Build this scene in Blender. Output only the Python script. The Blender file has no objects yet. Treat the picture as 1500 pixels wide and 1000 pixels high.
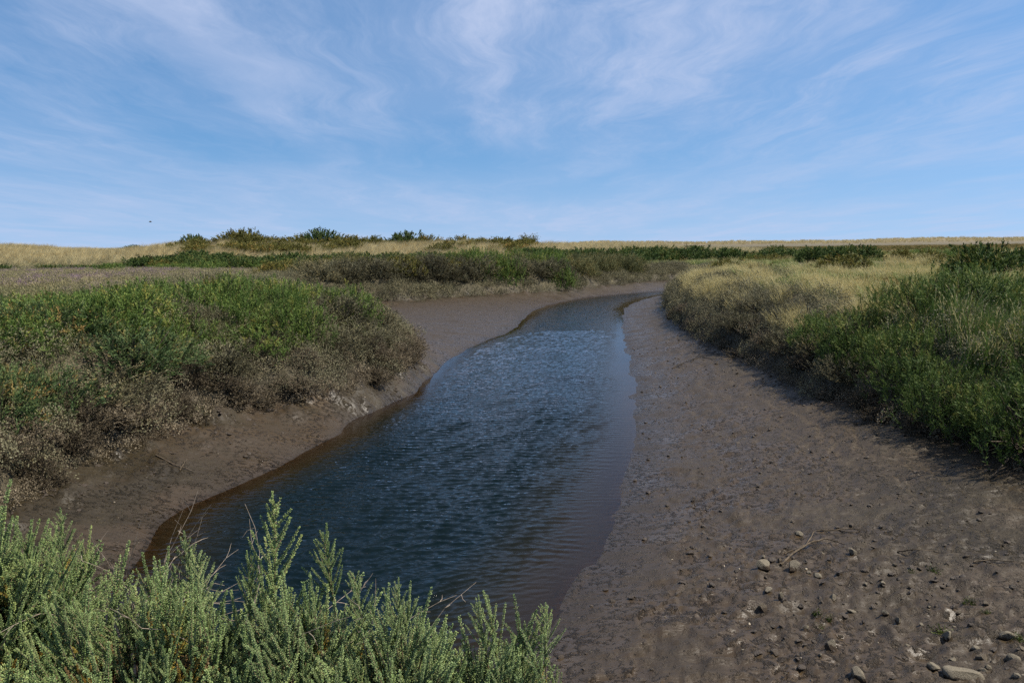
import bpy, math, random
import numpy as np
from mathutils import Vector, Matrix, Euler

# ------------------------------------------------------------------ camera, sky, sun, exposure
scene = bpy.context.scene
C = scene.collection
cam_d = bpy.data.cameras.new('camera')
cam_d.sensor_width = 36.0
cam_d.lens = 28.0
cam_d.clip_start = 0.05
cam_d.clip_end = 9000
cam = bpy.data.objects.new('camera', cam_d)
C.objects.link(cam)
cam.matrix_world = (Matrix.Translation((0, 0, 3.1)) @ Matrix.Rotation(math.radians(90 - 6.79), 4, 'X')
                    @ Matrix.Rotation(math.radians(-0.69), 4, 'Z'))
scene.camera = cam

SUN_EL, SUN_AZ = 54.0, 92.0            # azimuth clockwise from +Y
world = bpy.data.worlds.new('World')
scene.world = world
world.use_nodes = True
wn, wl = world.node_tree.nodes, world.node_tree.links
wn.clear()


def N(nodes, typ, **kw):
    n = nodes.new(typ)
    for k, v in kw.items():
        if k == 'ins':
            for kk, vv in v.items():
                n.inputs[kk].default_value = vv
        else:
            setattr(n, k, v)
    return n


def M_(nodes, links, op, a, b=None, c=None, clamp=False):
    n = nodes.new('ShaderNodeMath'); n.operation = op; n.use_clamp = clamp
    for i, x in enumerate((a, b, c)):
        if x is None:
            continue
        if isinstance(x, (int, float)):
            n.inputs[i].default_value = x
        else:
            links.new(x, n.inputs[i])
    return n.outputs[0]


def build_world():
    out = N(wn, 'ShaderNodeOutputWorld')
    bg = N(wn, 'ShaderNodeBackground', ins={'Strength': 0.087})
    sky = N(wn, 'ShaderNodeTexSky', sky_type='NISHITA', sun_disc=False, sun_elevation=math.radians(SUN_EL),
            sun_rotation=math.radians(SUN_AZ), altitude=0, air_density=1.0, dust_density=0.15, ozone_density=2.0)
    tc = N(wn, 'ShaderNodeTexCoord')
    lift = N(wn, 'ShaderNodeVectorMath', operation='MULTIPLY_ADD')      # keeps the sky blue down to the sea horizon
    lift.inputs[1].default_value = (1, 1, 0.8); lift.inputs[2].default_value = (0, 0, 0.16)
    wl.new(tc.outputs['Generated'], lift.inputs[0])
    nrm = N(wn, 'ShaderNodeVectorMath', operation='NORMALIZE')
    wl.new(lift.outputs[0], nrm.inputs[0]); wl.new(nrm.outputs[0], sky.inputs['Vector'])
    sp = N(wn, 'ShaderNodeSeparateXYZ')
    wl.new(tc.outputs['Generated'], sp.inputs[0])
    zc = M_(wn, wl, 'ADD', M_(wn, wl, 'MAXIMUM', sp.outputs[2], 0.0), 0.045)
    px = M_(wn, wl, 'DIVIDE', sp.outputs[0], zc)
    py = M_(wn, wl, 'DIVIDE', sp.outputs[1], zc)
    # cirrus sheet: a plane high above, streaks drawn out along one direction
    cb = N(wn, 'ShaderNodeCombineXYZ')
    wl.new(px, cb.inputs[0]); wl.new(py, cb.inputs[1])
    wp = N(wn, 'ShaderNodeTexNoise', ins={'Scale': 0.55, 'Detail': 3.0, 'Roughness': 0.5})
    wl.new(cb.outputs[0], wp.inputs['Vector'])
    wv = N(wn, 'ShaderNodeVectorMath', operation='SUBTRACT'); wv.inputs[1].default_value = (0.5, 0.5, 0.5)
    wl.new(wp.outputs['Color'], wv.inputs[0])
    ws = N(wn, 'ShaderNodeVectorMath', operation='SCALE'); ws.inputs['Scale'].default_value = 1.0
    wl.new(wv.outputs[0], ws.inputs[0])
    ad = N(wn, 'ShaderNodeVectorMath', operation='ADD')
    wl.new(cb.outputs[0], ad.inputs[0]); wl.new(ws.outputs[0], ad.inputs[1])

    def noise(rot, scl, loc, scale, detail, rough, dist=0.0):
        mp = N(wn, 'ShaderNodeMapping')
        mp.inputs['Rotation'].default_value = (0, 0, rot)
        mp.inputs['Scale'].default_value = scl
        mp.inputs['Location'].default_value = loc
        wl.new(ad.outputs[0], mp.inputs['Vector'])
        t = N(wn, 'ShaderNodeTexNoise', ins={'Scale': scale, 'Detail': detail, 'Roughness': rough, 'Distortion': dist})
        wl.new(mp.outputs[0], t.inputs['Vector'])
        return t.outputs['Fac']

    def ramp(v, a, b):
        n = N(wn, 'ShaderNodeMapRange', interpolation_type='SMOOTHSTEP')
        n.inputs['From Min'].default_value = a; n.inputs['From Max'].default_value = b
        wl.new(v, n.inputs['Value'])
        return n.outputs[0]
    big = ramp(noise(0.25, (1, 0.42, 1), (-5.5, -1.2, 0), 0.42, 3, 0.55), 0.34, 0.60)
    streak = ramp(noise(0.30, (1, 0.17, 1), (0.4, 5.2, 0), 1.5, 11, 0.66, 0.25), 0.36, 0.68)
    fine = ramp(noise(0.12, (1, 0.2, 1), (7.7, 2.1, 0), 3.2, 11, 0.7, 0.4), 0.42, 0.78)
    d = M_(wn, wl, 'MULTIPLY', big, M_(wn, wl, 'ADD', M_(wn, wl, 'MULTIPLY', streak, 0.62), 0.30))
    d = M_(wn, wl, 'ADD', d, M_(wn, wl, 'MULTIPLY', fine, 0.24))
    d = M_(wn, wl, 'MULTIPLY', d, 0.68)
    # the cirrus thins out towards the sea
    thin = N(wn, 'ShaderNodeMapRange', interpolation_type='SMOOTHSTEP')
    thin.inputs['From Min'].default_value = 0.04; thin.inputs['From Max'].default_value = 0.24
    thin.inputs['To Min'].default_value = 0.55; thin.inputs['To Max'].default_value = 1.35
    wl.new(sp.outputs[2], thin.inputs['Value'])
    d = M_(wn, wl, 'MULTIPLY', d, thin.outputs[0])
    # sea haze low down, all round the horizon
    veil = N(wn, 'ShaderNodeMapRange', interpolation_type='SMOOTHSTEP')
    veil.inputs['From Min'].default_value = 0.16; veil.inputs['From Max'].default_value = -0.02
    veil.inputs['To Min'].default_value = 0.0; veil.inputs['To Max'].default_value = 0.46
    wl.new(sp.outputs[2], veil.inputs['Value'])
    d = M_(wn, wl, 'ADD', d, veil.outputs[0], clamp=True)
    mix = N(wn, 'ShaderNodeMix', data_type='RGBA', blend_type='MIX')
    wl.new(d, mix.inputs[0])
    sat = N(wn, 'ShaderNodeHueSaturation', ins={'Hue': 0.498, 'Saturation': 1.3, 'Value': 1.0})
    wl.new(sky.outputs[0], sat.inputs['Color'])
    wl.new(sat.outputs[0], mix.inputs[6])
    mix.inputs[7].default_value = (3.7, 4.35, 6.0, 1)
    wl.new(mix.outputs[2], bg.inputs['Color'])
    wl.new(bg.outputs[0], out.inputs[0])


build_world()
sun_d = bpy.data.lights.new('sun', 'SUN')
sun_d.energy = 5.0
sun_d.angle = math.radians(0.53)
sun_d.color = (1.0, 0.93, 0.81)
sun = bpy.data.objects.new('sun', sun_d)
C.objects.link(sun)
_el, _az = math.radians(SUN_EL), math.radians(SUN_AZ)
SUNV = Vector((math.cos(_el) * math.sin(_az), math.cos(_el) * math.cos(_az), math.sin(_el)))
sun.rotation_euler = SUNV.to_track_quat('Z', 'Y').to_euler()
sun.location = SUNV * 50
vs = scene.view_settings
vs.view_transform = 'Standard'; vs.look = 'None'; vs.exposure = 0.7; vs.gamma = 1.0
vs.use_curve_mapping = False
scene.render.engine = 'CYCLES'
cy = scene.cycles
cy.max_bounces = 8; cy.diffuse_bounces = 4; cy.glossy_bounces = 2; cy.transmission_bounces = 2
cy.transparent_max_bounces = 6
cy.caustics_reflective = False; cy.caustics_refractive = False
cy.use_denoising = False
cy.sample_clamp_direct = 5.0; cy.sample_clamp_indirect = 3.0

rng = np.random.default_rng(7)
random.seed(7)

# ------------------------------------------------------------------ noise and mesh helpers


def _hash(ix, iy, seed):
    h = (ix.astype(np.int64) * 374761393 + iy.astype(np.int64) * 668265263 + seed * 1442695041) & 0xffffffff
    h = ((h ^ (h >> 13)) * 1274126177) & 0xffffffff
    return ((h ^ (h >> 16)) & 0xffff) / 65535.0


def vnoise(x, y, seed=0):
    x = np.asarray(x, float); y = np.asarray(y, float)
    ix = np.floor(x); iy = np.floor(y)
    fx = x - ix; fy = y - iy
    fx = fx * fx * fx * (fx * (fx * 6 - 15) + 10); fy = fy * fy * fy * (fy * (fy * 6 - 15) + 10)
    a = _hash(ix, iy, seed); b = _hash(ix + 1, iy, seed)
    c = _hash(ix, iy + 1, seed); d = _hash(ix + 1, iy + 1, seed)
    return (a * (1 - fx) + b * fx) * (1 - fy) + (c * (1 - fx) + d * fx) * fy - 0.5


def fbm(x, y, octv=4, seed=0, gain=0.5):
    s = 0; a = 1.0
    for k in range(octv):
        s = s + a * vnoise(x * 2 ** k + 17.3 * k, y * 2 ** k - 9.1 * k, seed + k)
        a *= gain
    return s


def sstep(a, b, x):
    t = np.clip((x - a) / (b - a), 0, 1)
    return t * t * (3 - 2 * t)


def seg_dist(P, x, y, closed=True):
    x = np.asarray(x, float); y = np.asarray(y, float)
    best = np.full(x.shape, 1e9)
    inside = np.zeros(x.shape, bool)
    n = len(P)
    for i in range(n if closed else n - 1):
        x0, y0 = P[i]; x1, y1 = P[(i + 1) % n]
        dx, dy = x1 - x0, y1 - y0
        t = np.clip(((x - x0) * dx + (y - y0) * dy) / (dx * dx + dy * dy), 0, 1)
        best = np.minimum(best, (x - x0 - t * dx) ** 2 + (y - y0 - t * dy) ** 2)
        if closed:
            cr = (y0 > y) != (y1 > y)
            with np.errstate(divide='ignore', invalid='ignore'):
                xx = (x1 - x0) * (y - y0) / (y1 - y0 if y1 != y0 else 1e-9) + x0
            inside ^= cr & (x < xx)
    return np.sqrt(best), inside


def smooth_poly(P, k=1):
    for _ in range(k):
        Q = []
        for i in range(len(P)):
            a = np.array(P[i]); b = np.array(P[(i + 1) % len(P)])
            Q.append(tuple(a * .75 + b * .25)); Q.append(tuple(a * .25 + b * .75))
        P = Q
    return P


def mk_mesh(name, V, F, tint=None, mat_idx=None, mats=(), smooth=False, extra=None):
    """V (n,3); F list of arrays (m,3) or (m,4)"""
    me = bpy.data.meshes.new(name)
    V = np.asarray(V, np.float32)
    F = [np.asarray(f, np.int32) for f in F if len(f)]
    nl = sum(f.size for f in F); nf = sum(len(f) for f in F)
    me.vertices.add(len(V)); me.vertices.foreach_set('co', V.ravel())
    me.loops.add(nl); me.polygons.add(nf)
    me.loops.foreach_set('vertex_index', np.concatenate([f.ravel() for f in F]))
    tot = np.concatenate([np.full(len(f), f.shape[1], np.int32) for f in F])
    st = np.concatenate([[0], np.cumsum(tot)[:-1]]).astype(np.int32)
    me.polygons.foreach_set('loop_start', st)
    me.polygons.foreach_set('loop_total', tot)
    if mat_idx is not None:
        me.polygons.foreach_set('material_index', np.asarray(mat_idx, np.int32))
    me.polygons.foreach_set('use_smooth', np.full(nf, bool(smooth)))
    if tint is not None:
        at = me.attributes.new('tint', 'FLOAT', 'POINT')
        at.data.foreach_set('value', np.asarray(tint, np.float32))
    for k, v in (extra or {}).items():
        at = me.attributes.new(k, 'FLOAT', 'POINT')
        at.data.foreach_set('value', np.asarray(v, np.float32))
    for m in mats:
        me.materials.append(m)
    me.update(calc_edges=True)
    return me


def obj(name, me, parent=None, loc=None, coll=None):
    o = bpy.data.objects.new(name, me)
    (coll or C).objects.link(o)
    if parent:
        o.parent = parent
    if loc is not None:
        o.location = loc
    return o


def tag(o, label=None, cat=None, group=None, kind=None):
    if label: o['label'] = label
    if cat: o['category'] = cat
    if group: o['group'] = group
    if kind: o['kind'] = kind
    return o

# ------------------------------------------------------------------ materials


def new_mat(name):
    m = bpy.data.materials.new(name); m.use_nodes = True
    nt = m.node_tree; nt.nodes.clear()
    out = nt.nodes.new('ShaderNodeOutputMaterial')
    return m, nt.nodes, nt.links, out


def veg_mat(name, stops, transl=0.22, rough=0.6, var=0.25, spec=0.25, gain=1.45):
    """leaf material: colour runs over 'tint' (a leaf's own colour), shifted a little per plant"""
    m, n, l, out = new_mat(name)
    at = N(n, 'ShaderNodeAttribute', attribute_name='tint')
    oi = N(n, 'ShaderNodeObjectInfo')
    rv = M_(n, l, 'MULTIPLY', M_(n, l, 'SUBTRACT', oi.outputs['Random'], 0.5), var)
    t = M_(n, l, 'ADD', at.outputs['Fac'], rv, clamp=True)
    cr = N(n, 'ShaderNodeValToRGB')
    e = cr.color_ramp.elements
    while len(e) < len(stops):
        e.new(0.5)
    for i, (p, c) in enumerate(stops):
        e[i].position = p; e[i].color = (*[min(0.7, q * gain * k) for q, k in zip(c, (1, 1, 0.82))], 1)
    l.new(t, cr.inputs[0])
    pb = N(n, 'ShaderNodeBsdfPrincipled', ins={'Roughness': rough, 'Specular IOR Level': spec * .6})
    l.new(cr.outputs[0], pb.inputs['Base Color'])
    tr = N(n, 'ShaderNodeBsdfTranslucent')
    l.new(cr.outputs[0], tr.inputs['Color'])
    mx = N(n, 'ShaderNodeMixShader', ins={'Fac': transl})
    l.new(pb.outputs[0], mx.inputs[1]); l.new(tr.outputs[0], mx.inputs[2])
    l.new(mx.outputs[0], out.inputs[0])
    return m


def noisy_mat(name, c1, c2, scale=8, rough=0.8, bump=0.3, spec=0.3, dist=0.02):
    m, n, l, out = new_mat(name)
    tc = N(n, 'ShaderNodeTexCoord')
    oi = N(n, 'ShaderNodeObjectInfo')
    off = N(n, 'ShaderNodeVectorMath', operation='ADD')
    l.new(tc.outputs['Object'], off.inputs[0]); l.new(oi.outputs['Random'], off.inputs[1])
    t = N(n, 'ShaderNodeTexNoise', ins={'Scale': scale, 'Detail': 6, 'Roughness': 0.65})
    l.new(off.outputs[0], t.inputs['Vector'])
    cr = N(n, 'ShaderNodeValToRGB')
    cr.color_ramp.elements[0].position = 0.35; cr.color_ramp.elements[0].color = (*c1, 1)
    cr.color_ramp.elements[1].position = 0.65; cr.color_ramp.elements[1].color = (*c2, 1)
    l.new(t.outputs['Fac'], cr.inputs[0])
    pb = N(n, 'ShaderNodeBsdfPrincipled', ins={'Roughness': rough, 'Specular IOR Level': spec})
    l.new(cr.outputs[0], pb.inputs['Base Color'])
    b = N(n, 'ShaderNodeBump', ins={'Strength': bump, 'Distance': dist})
    l.new(t.outputs['Fac'], b.inputs['Height']); l.new(b.outputs[0], pb.inputs['Normal'])
    l.new(pb.outputs[0], out.inputs[0])
    return m

# ------------------------------------------------------------------ lie of the land
W = [(-3.89, 8.11), (-3.98, 8.74), (-3.89, 9.72), (-3.48, 10.93), (-3.08, 12.48), (-2.73, 14.83), (-2.26, 16.16),
     (-2.12, 17.33), (-1.94, 20.29), (-1.53, 23.6), (-0.9, 26.13), (0.0, 29.23), (0.45, 33.88), (1.42, 40.65),
     (3.15, 45.54), (5.55, 49.54), (8.6, 52.62), (12.0, 55.6), (20, 59.5), (40, 63), (60, 62), (60, 57.5), (40, 58.5),
     (22, 55.5), (13, 52.6), (9.42, 50.0), (5.88, 41.35), (4.57, 32.71), (3.47, 23.93), (2.85, 18.83), (2.56, 16.22),
     (2.13, 13.68), (1.63, 11.06), (1.28, 9.53), (1.01, 8.35), (0.74, 7.43), (0.45, 6.69), (0.1, 5.86), (-0.5, 5.0),
     (-1.5, 4.6), (-2.8, 5.0), (-3.6, 6.4)]
CH = [(-5.43, 8.16), (-5.63, 9.46), (-5.41, 10.43), (-5.21, 11.19), (-4.95, 12.56), (-4.26, 13.96), (-3.77, 13.93),
      (-2.86, 15.65), (-2.47, 19.03), (-2.6, 21.4), (-4.3, 24.6), (-7.2, 29.5), (-9.6, 36.0), (-7.0, 39.2), (-5.1, 40.0),
      (-3.59, 42.21), (0.03, 45.17), (3.33, 48.0), (4.19, 51.02), (8.61, 55.57), (10.6, 59.8), (18, 65), (40, 69),
      (61, 68), (61, 54), (40, 53), (22, 50.0), (12.5, 48.2), (9.3, 46.4), (6.71, 33.88), (5.46, 24.36), (5.6, 20.92),
      (5.65, 18.67), (5.47, 14.32), (5.56, 13.34), (5.75, 12.47), (5.6, 10.93), (6.28, 10.3), (6.0, 8.96), (6.3, 7.2),
      (5.6, 5.0), (4.2, 3.4), (2.0, 2.9), (0.6, 3.0), (-1.0, 3.3), (-3.0, 3.7), (-4.6, 4.8), (-5.5, 6.4)]
W = smooth_poly(W, 1)
CHs = smooth_poly(CH, 1)


def mounds(x, y, cell, seed):
    """rounded hummocks with creases between them"""
    x = x / cell; y = y / cell
    ix = np.floor(x); iy = np.floor(y); best = np.full(x.shape, 9.0)
    for i in (-1, 0, 1):
        for j in (-1, 0, 1):
            a = ix + i + 0.1 + 0.8 * _hash(ix + i, iy + j, seed); b = iy + j + 0.1 + 0.8 * _hash(ix + i, iy + j, seed + 1)
            k = 0.75 + 0.5 * _hash(ix + i, iy + j, seed + 2)
            best = np.minimum(best, ((x - a) ** 2 + (y - b) ** 2) / (k * k))
    return np.sqrt(np.maximum(0, 1 - best / 0.95))


def dune_ridge(x, y):
    yc = 108 + 0.06 * x + 9 * fbm(x / 40.0, y * 0 + 3.3, 2, 31)
    amp = (1.7 + 1.2 * fbm(x / 19.0, y / 60.0, 4, 5)) * (1 - sstep(-4, 46, x))
    t = (y - yc) / np.where(y < yc, 16.0, 40.0)
    return np.maximum(amp, 0) * np.exp(-t * t) * sstep(70, 92, y) * (1 + 0.28 * fbm(x / 5.0, y / 5.0, 3, 83))


def far_ridge(x, y):
    yc = 470 + 0.05 * x
    a = 2.9 + 1.6 * fbm(x / 60.0, y / 200.0, 3, 9) + 1.3 * sstep(150, 300, x)
    t = (y - yc) / 70.0
    return np.maximum(a, 0) * np.exp(-t * t)


def land(x, y, full=False):
    x = np.asarray(x, float); y = np.asarray(y, float)
    # wobble of the outlines
    wx = x + 0.13 * fbm(x / 1.3, y / 1.3, 3, 61) * sstep(3, 9, y); wy = y + 0.2 * fbm(x / 1.3, y / 1.3, 3, 71)
    dw, iw = seg_dist(W, wx, wy)
    dc, ic = seg_dist(CHs, wx, wy)
    sc = np.where(ic, -dc, dc)                 # + outside the mud channel
    r = dw / (dw + dc + 1e-6)
    mud = 0.42 * r ** np.where(x > np.interp(y, [4, 10, 20, 30, 45, 52], [-1, -0.5, 0.8, 2.6, 4.5, 9]), 1.25, 0.85)
    right = x > np.interp(y, [4, 10, 20, 30, 45, 52], [-1, -0.5, 0.8, 2.6, 4.5, 9])
    # tide ledges and rills on the mud
    rough = 0.030 * fbm(x / 0.9, y / 0.55, 4, 11) + 0.05 * fbm(x / 3.1, y / 2.4, 3, 15)
    fine = 0.022 * fbm(x / 0.13, y / 0.11, 3, 23)
    stony = np.exp(-(((x - 3.0) / 1.6) ** 2 + ((y - 6.0) / 2.2) ** 2))
    mud = mud + (rough + fine * (1 + 1.4 * stony)) * sstep(0.05, 1.2, dw)
    ledge = 0.034 * np.abs(((mud * 16 + 1.3 * fbm(x / 1.7, y / 1.7, 3, 77)) % 1.0) - 0.0) * sstep(0.1, 0.8, dw)
    mud = mud + ledge * right
    # crumbling foot of the left bank
    crumb = (~right) * sstep(1.2, 0.1, dc) * 0.30 * np.maximum(0, fbm(x / 0.42, y / 0.42, 3, 41) + 0.06)
    mud = mud + crumb
    bed = -np.minimum(0.75, np.where(right, 0.10, 0.17) * dw + np.where(right, 0.16, 0.24) * dw ** 2) + 0.02 * fbm(x / 0.7, y / 0.7, 3, 19)
    top = 1.4 + 0.16 * fbm(x / 9.0, y / 9.0, 4, 3) * sstep(4, 20, y) + 0.10 * fbm(x / 1.6, y / 1.6, 3, 4)
    near = sstep(6.5, 3.5, y)
    top = top + (0.40 * fbm(x / 2.1, y / 2.1, 2, 43) + 0.14 * fbm(x / 0.6, y / 0.6, 2, 44)) * sstep(5, 8, y) * sstep(60, 30, y)
    top = top + (0.42 * mounds(x, y, 1.15, 301) + 0.12 * mounds(x, y, 0.5, 311) - 0.25) * sstep(0.15, 0.9, dc) * sstep(9, 3, dc) * sstep(5, 8, y) * sstep(65, 45, y)
    dd = dc * (1 + 0.35 * vnoise(x / 2.2, y / 2.2, 8))
    rise = 0.42 + (top - 0.42) * (0.48 * sstep(-0.02, 0.32, dd) + 0.52 * sstep(0.15, 1.7 - 0.1 * near, dd))
    h = np.where(iw, bed, np.where(ic, mud, rise))
    dn = dune_ridge(x, y)
    far = far_ridge(x, y)
    h = h + np.where(ic, 0, dn + far)
    h = np.where(y > 800, h - (y - 800) * 0.0015, h)
    if full:
        return h, sc, dw, iw, ic, dn, far, right
    return h


# ------------------------------------------------------------------ ground sheet
def fan(a_dense, n_dense, n_rest, radii, org):
    a = np.concatenate([np.linspace(-a_dense, a_dense, n_dense), np.linspace(a_dense, 2 * math.pi - a_dense, n_rest + 2)[1:-1]])
    A, R = np.meshgrid(a, radii)
    x = org[0] + R * np.sin(A); y = org[1] + R * np.cos(A)
    nc, nr = len(a), len(radii)
    i = np.arange(nr - 1)[:, None] * nc; j = np.arange(nc)[None, :]
    jn = (j + 1) % nc
    F = np.stack([i + j, i + jn, i + nc + jn, i + nc + j], -1).reshape(-1, 4)
    return x.ravel(), y.ravel(), F


radii = np.concatenate([np.geomspace(0.25, 4.0, 30)[:-1], np.geomspace(4.0, 130, 600)[:-1], np.geomspace(130, 5000, 80)])
gx, gy, gF = fan(math.radians(43), 560, 70, radii, (0.0, -1.5))
gh, gsc, gdw, giw, gic, gdn, gfar, gright = land(gx, gy, True)
f_mud = sstep(0.35, 0.0, gsc + 0.25 * vnoise(gx / 0.4, gy / 0.4, 2))
f_sand = np.clip(gdn / 1.2 + 0.28 * gfar / 1.6, 0, 1)
# olive film of algae at the foot of the banks
f_alg = sstep(-1.3, -0.15, gsc) * sstep(-0.3, 0.05, fbm(gx / 0.9, gy / 0.9, 4, 51)) * np.where(gright, 0.75, 1.0)
f_alg = np.clip(f_alg + np.where(gright, 0.85, 0) * sstep(2.2, 5.0, gx) * sstep(12, 8, gy) * sstep(-0.4, 0.15, fbm(gx / 1.3, gy / 0.8, 4, 52)), 0, 1)
f_alg = np.clip(f_alg + np.where(gright, 0, 1) * sstep(12.5, 9.5, gy) * sstep(-0.3, 0.1, fbm(gx / 0.8, gy / 0.8, 4, 53)) * sstep(-2.2, -0.9, gsc), 0, 1)
f_wet = sstep(0.30, 0.02, gh)


def ground_mat():
    m, n, l, out = new_mat('mud_and_marsh_soil')
    geo = N(n, 'ShaderNodeNewGeometry')

    def att(k):
        return N(n, 'ShaderNodeAttribute', attribute_name=k).outputs['Fac']

    def noise(s, d=6, r=0.6, scl=None, dist=0.0):
        t = N(n, 'ShaderNodeTexNoise', ins={'Scale': s, 'Detail': d, 'Roughness': r, 'Distortion': dist})
        if scl:
            mp = N(n, 'ShaderNodeMapping'); mp.inputs['Scale'].default_value = scl
            l.new(geo.outputs['Position'], mp.inputs[0]); l.new(mp.outputs[0], t.inputs['Vector'])
        else:
            l.new(geo.outputs['Position'], t.inputs['Vector'])
        return t.outputs['Fac']

    def ramp(v, stops):
        cr = N(n, 'ShaderNodeValToRGB')
        e = cr.color_ramp.elements
        while len(e) < len(stops):
            e.new(0.5)
        for i, (p, c) in enumerate(stops):
            e[i].position = p; e[i].color = (*c, 1)
        l.new(v, cr.inputs[0])
        return cr.outputs[0]

    def mix(f, a, b):
        x = N(n, 'ShaderNodeMix', data_type='RGBA')
        l.new(f, x.inputs[0]); l.new(a, x.inputs[6]); l.new(b, x.inputs[7])
        return x.outputs[2]

    def mr(v, a, b, c=0.0, d=1.0):
        x = N(n, 'ShaderNodeMapRange', interpolation_type='SMOOTHSTEP')
        x.inputs['From Min'].default_value = a; x.inputs['From Max'].default_value = b
        x.inputs['To Min'].default_value = c; x.inputs['To Max'].default_value = d
        l.new(v, x.inputs['Value'])
        return x.outputs[0]
    n1 = noise(1.4, 8, 0.62)
    n2 = noise(14, 6, 0.65)
    n3 = noise(55, 4, 0.6)
    mudc = ramp(n1, [(0.3, (0.025, 0.0163, 0.0075)), (0.5, (0.041, 0.0270, 0.0130)), (0.72, (0.058, 0.0395, 0.0205))])
    lump = M_(n, l, 'MULTIPLY', mr(n2, 0.50, 0.66), mr(n1, 0.40, 0.62, 0.15, 1.0))       # crumbly patches on a smooth skin
    pits = mr(noise(34, 4, 0.6), 0.36, 0.26)
    dark = ramp(n3, [(0.35, (0.016, 0.010, 0.005)), (0.6, (0.052, 0.036, 0.022)), (0.75, (0.085, 0.060, 0.036))])
    mudc = mix(M_(n, l, 'MULTIPLY', lump, 0.8), mudc, dark)
    pitc = N(n, 'ShaderNodeRGB'); pitc.outputs[0].default_value = (0.012, 0.008, 0.004, 1)
    mudc = mix(M_(n, l, 'MULTIPLY', pits, 0.85), mudc, pitc.outputs[0])
    olive = ramp(n2, [(0.3, (0.012, 0.0085, 0.003)), (0.6, (0.032, 0.022, 0.0075)), (0.8, (0.050, 0.036, 0.013))])
    mudc = mix(M_(n, l, 'MULTIPLY', att('algae'), 0.95), mudc, olive)
    soil = ramp(noise(0.35, 8, 0.65), [(0.3, (0.045, 0.038, 0.022)), (0.5, (0.080, 0.068, 0.038)), (0.7, (0.12, 0.10, 0.058))])
    sand = ramp(noise(0.9, 8, 0.7), [(0.3, (0.20, 0.150, 0.080)), (0.7, (0.34, 0.26, 0.150))])
    col = mix(att('sandy'), soil, sand)
    soak = N(n, 'ShaderNodeMix', data_type='RGBA', blend_type='MULTIPLY')      # soaked mud is darker than drained mud
    l.new(att('soaked'), soak.inputs[0]); l.new(mudc, soak.inputs[6]); soak.inputs[7].default_value = (0.55, 0.52, 0.48, 1)
    col = mix(att('mud'), col, soak.outputs[2])
    pb = N(n, 'ShaderNodeBsdfPrincipled', ins={'Specular IOR Level': 0.36})
    l.new(col, pb.inputs['Base Color'])
    wet = M_(n, l, 'MULTIPLY', att('mud'), mr(n1, 0.25, 0.7, 0.35, 1.0))
    rg = M_(n, l, 'SUBTRACT', 0.88, M_(n, l, 'MULTIPLY', wet, M_(n, l, 'ADD', 0.47, M_(n, l, 'MULTIPLY', att('wet'), 0.2))))
    rg = M_(n, l, 'ADD', rg, M_(n, l, 'MULTIPLY', lump, 0.25), clamp=True)
    l.new(rg, pb.inputs['Roughness'])
    hh = M_(n, l, 'MULTIPLY', lump, M_(n, l, 'ADD', 0.012, M_(n, l, 'MULTIPLY', n3, 0.03)))
    hh = M_(n, l, 'SUBTRACT', hh, M_(n, l, 'MULTIPLY', pits, 0.012))
    hh = M_(n, l, 'ADD', hh, M_(n, l, 'MULTIPLY', noise(5, 4, 0.5, (0.5, 1.6, 1)), 0.022))
    hh = M_(n, l, 'ADD', hh, M_(n, l, 'MULTIPLY', n3, 0.003))
    b = N(n, 'ShaderNodeBump', ins={'Strength': 1.0, 'Distance': 1.6})
    l.new(hh, b.inputs['Height']); l.new(b.outputs[0], pb.inputs['Normal'])
    l.new(pb.outputs[0], out.inputs[0])
    return m


gme = mk_mesh('ground', np.stack([gx, gy, gh], 1), [gF], mats=[ground_mat()], smooth=True,
              extra={'mud': f_mud, 'sandy': f_sand, 'algae': f_alg, 'wet': f_wet, 'soaked': sstep(0.06, -0.02, gh)})
tag(obj('ground', gme), 'brown tidal mud and salt marsh ground running to the horizon', 'ground', kind='structure')

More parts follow.
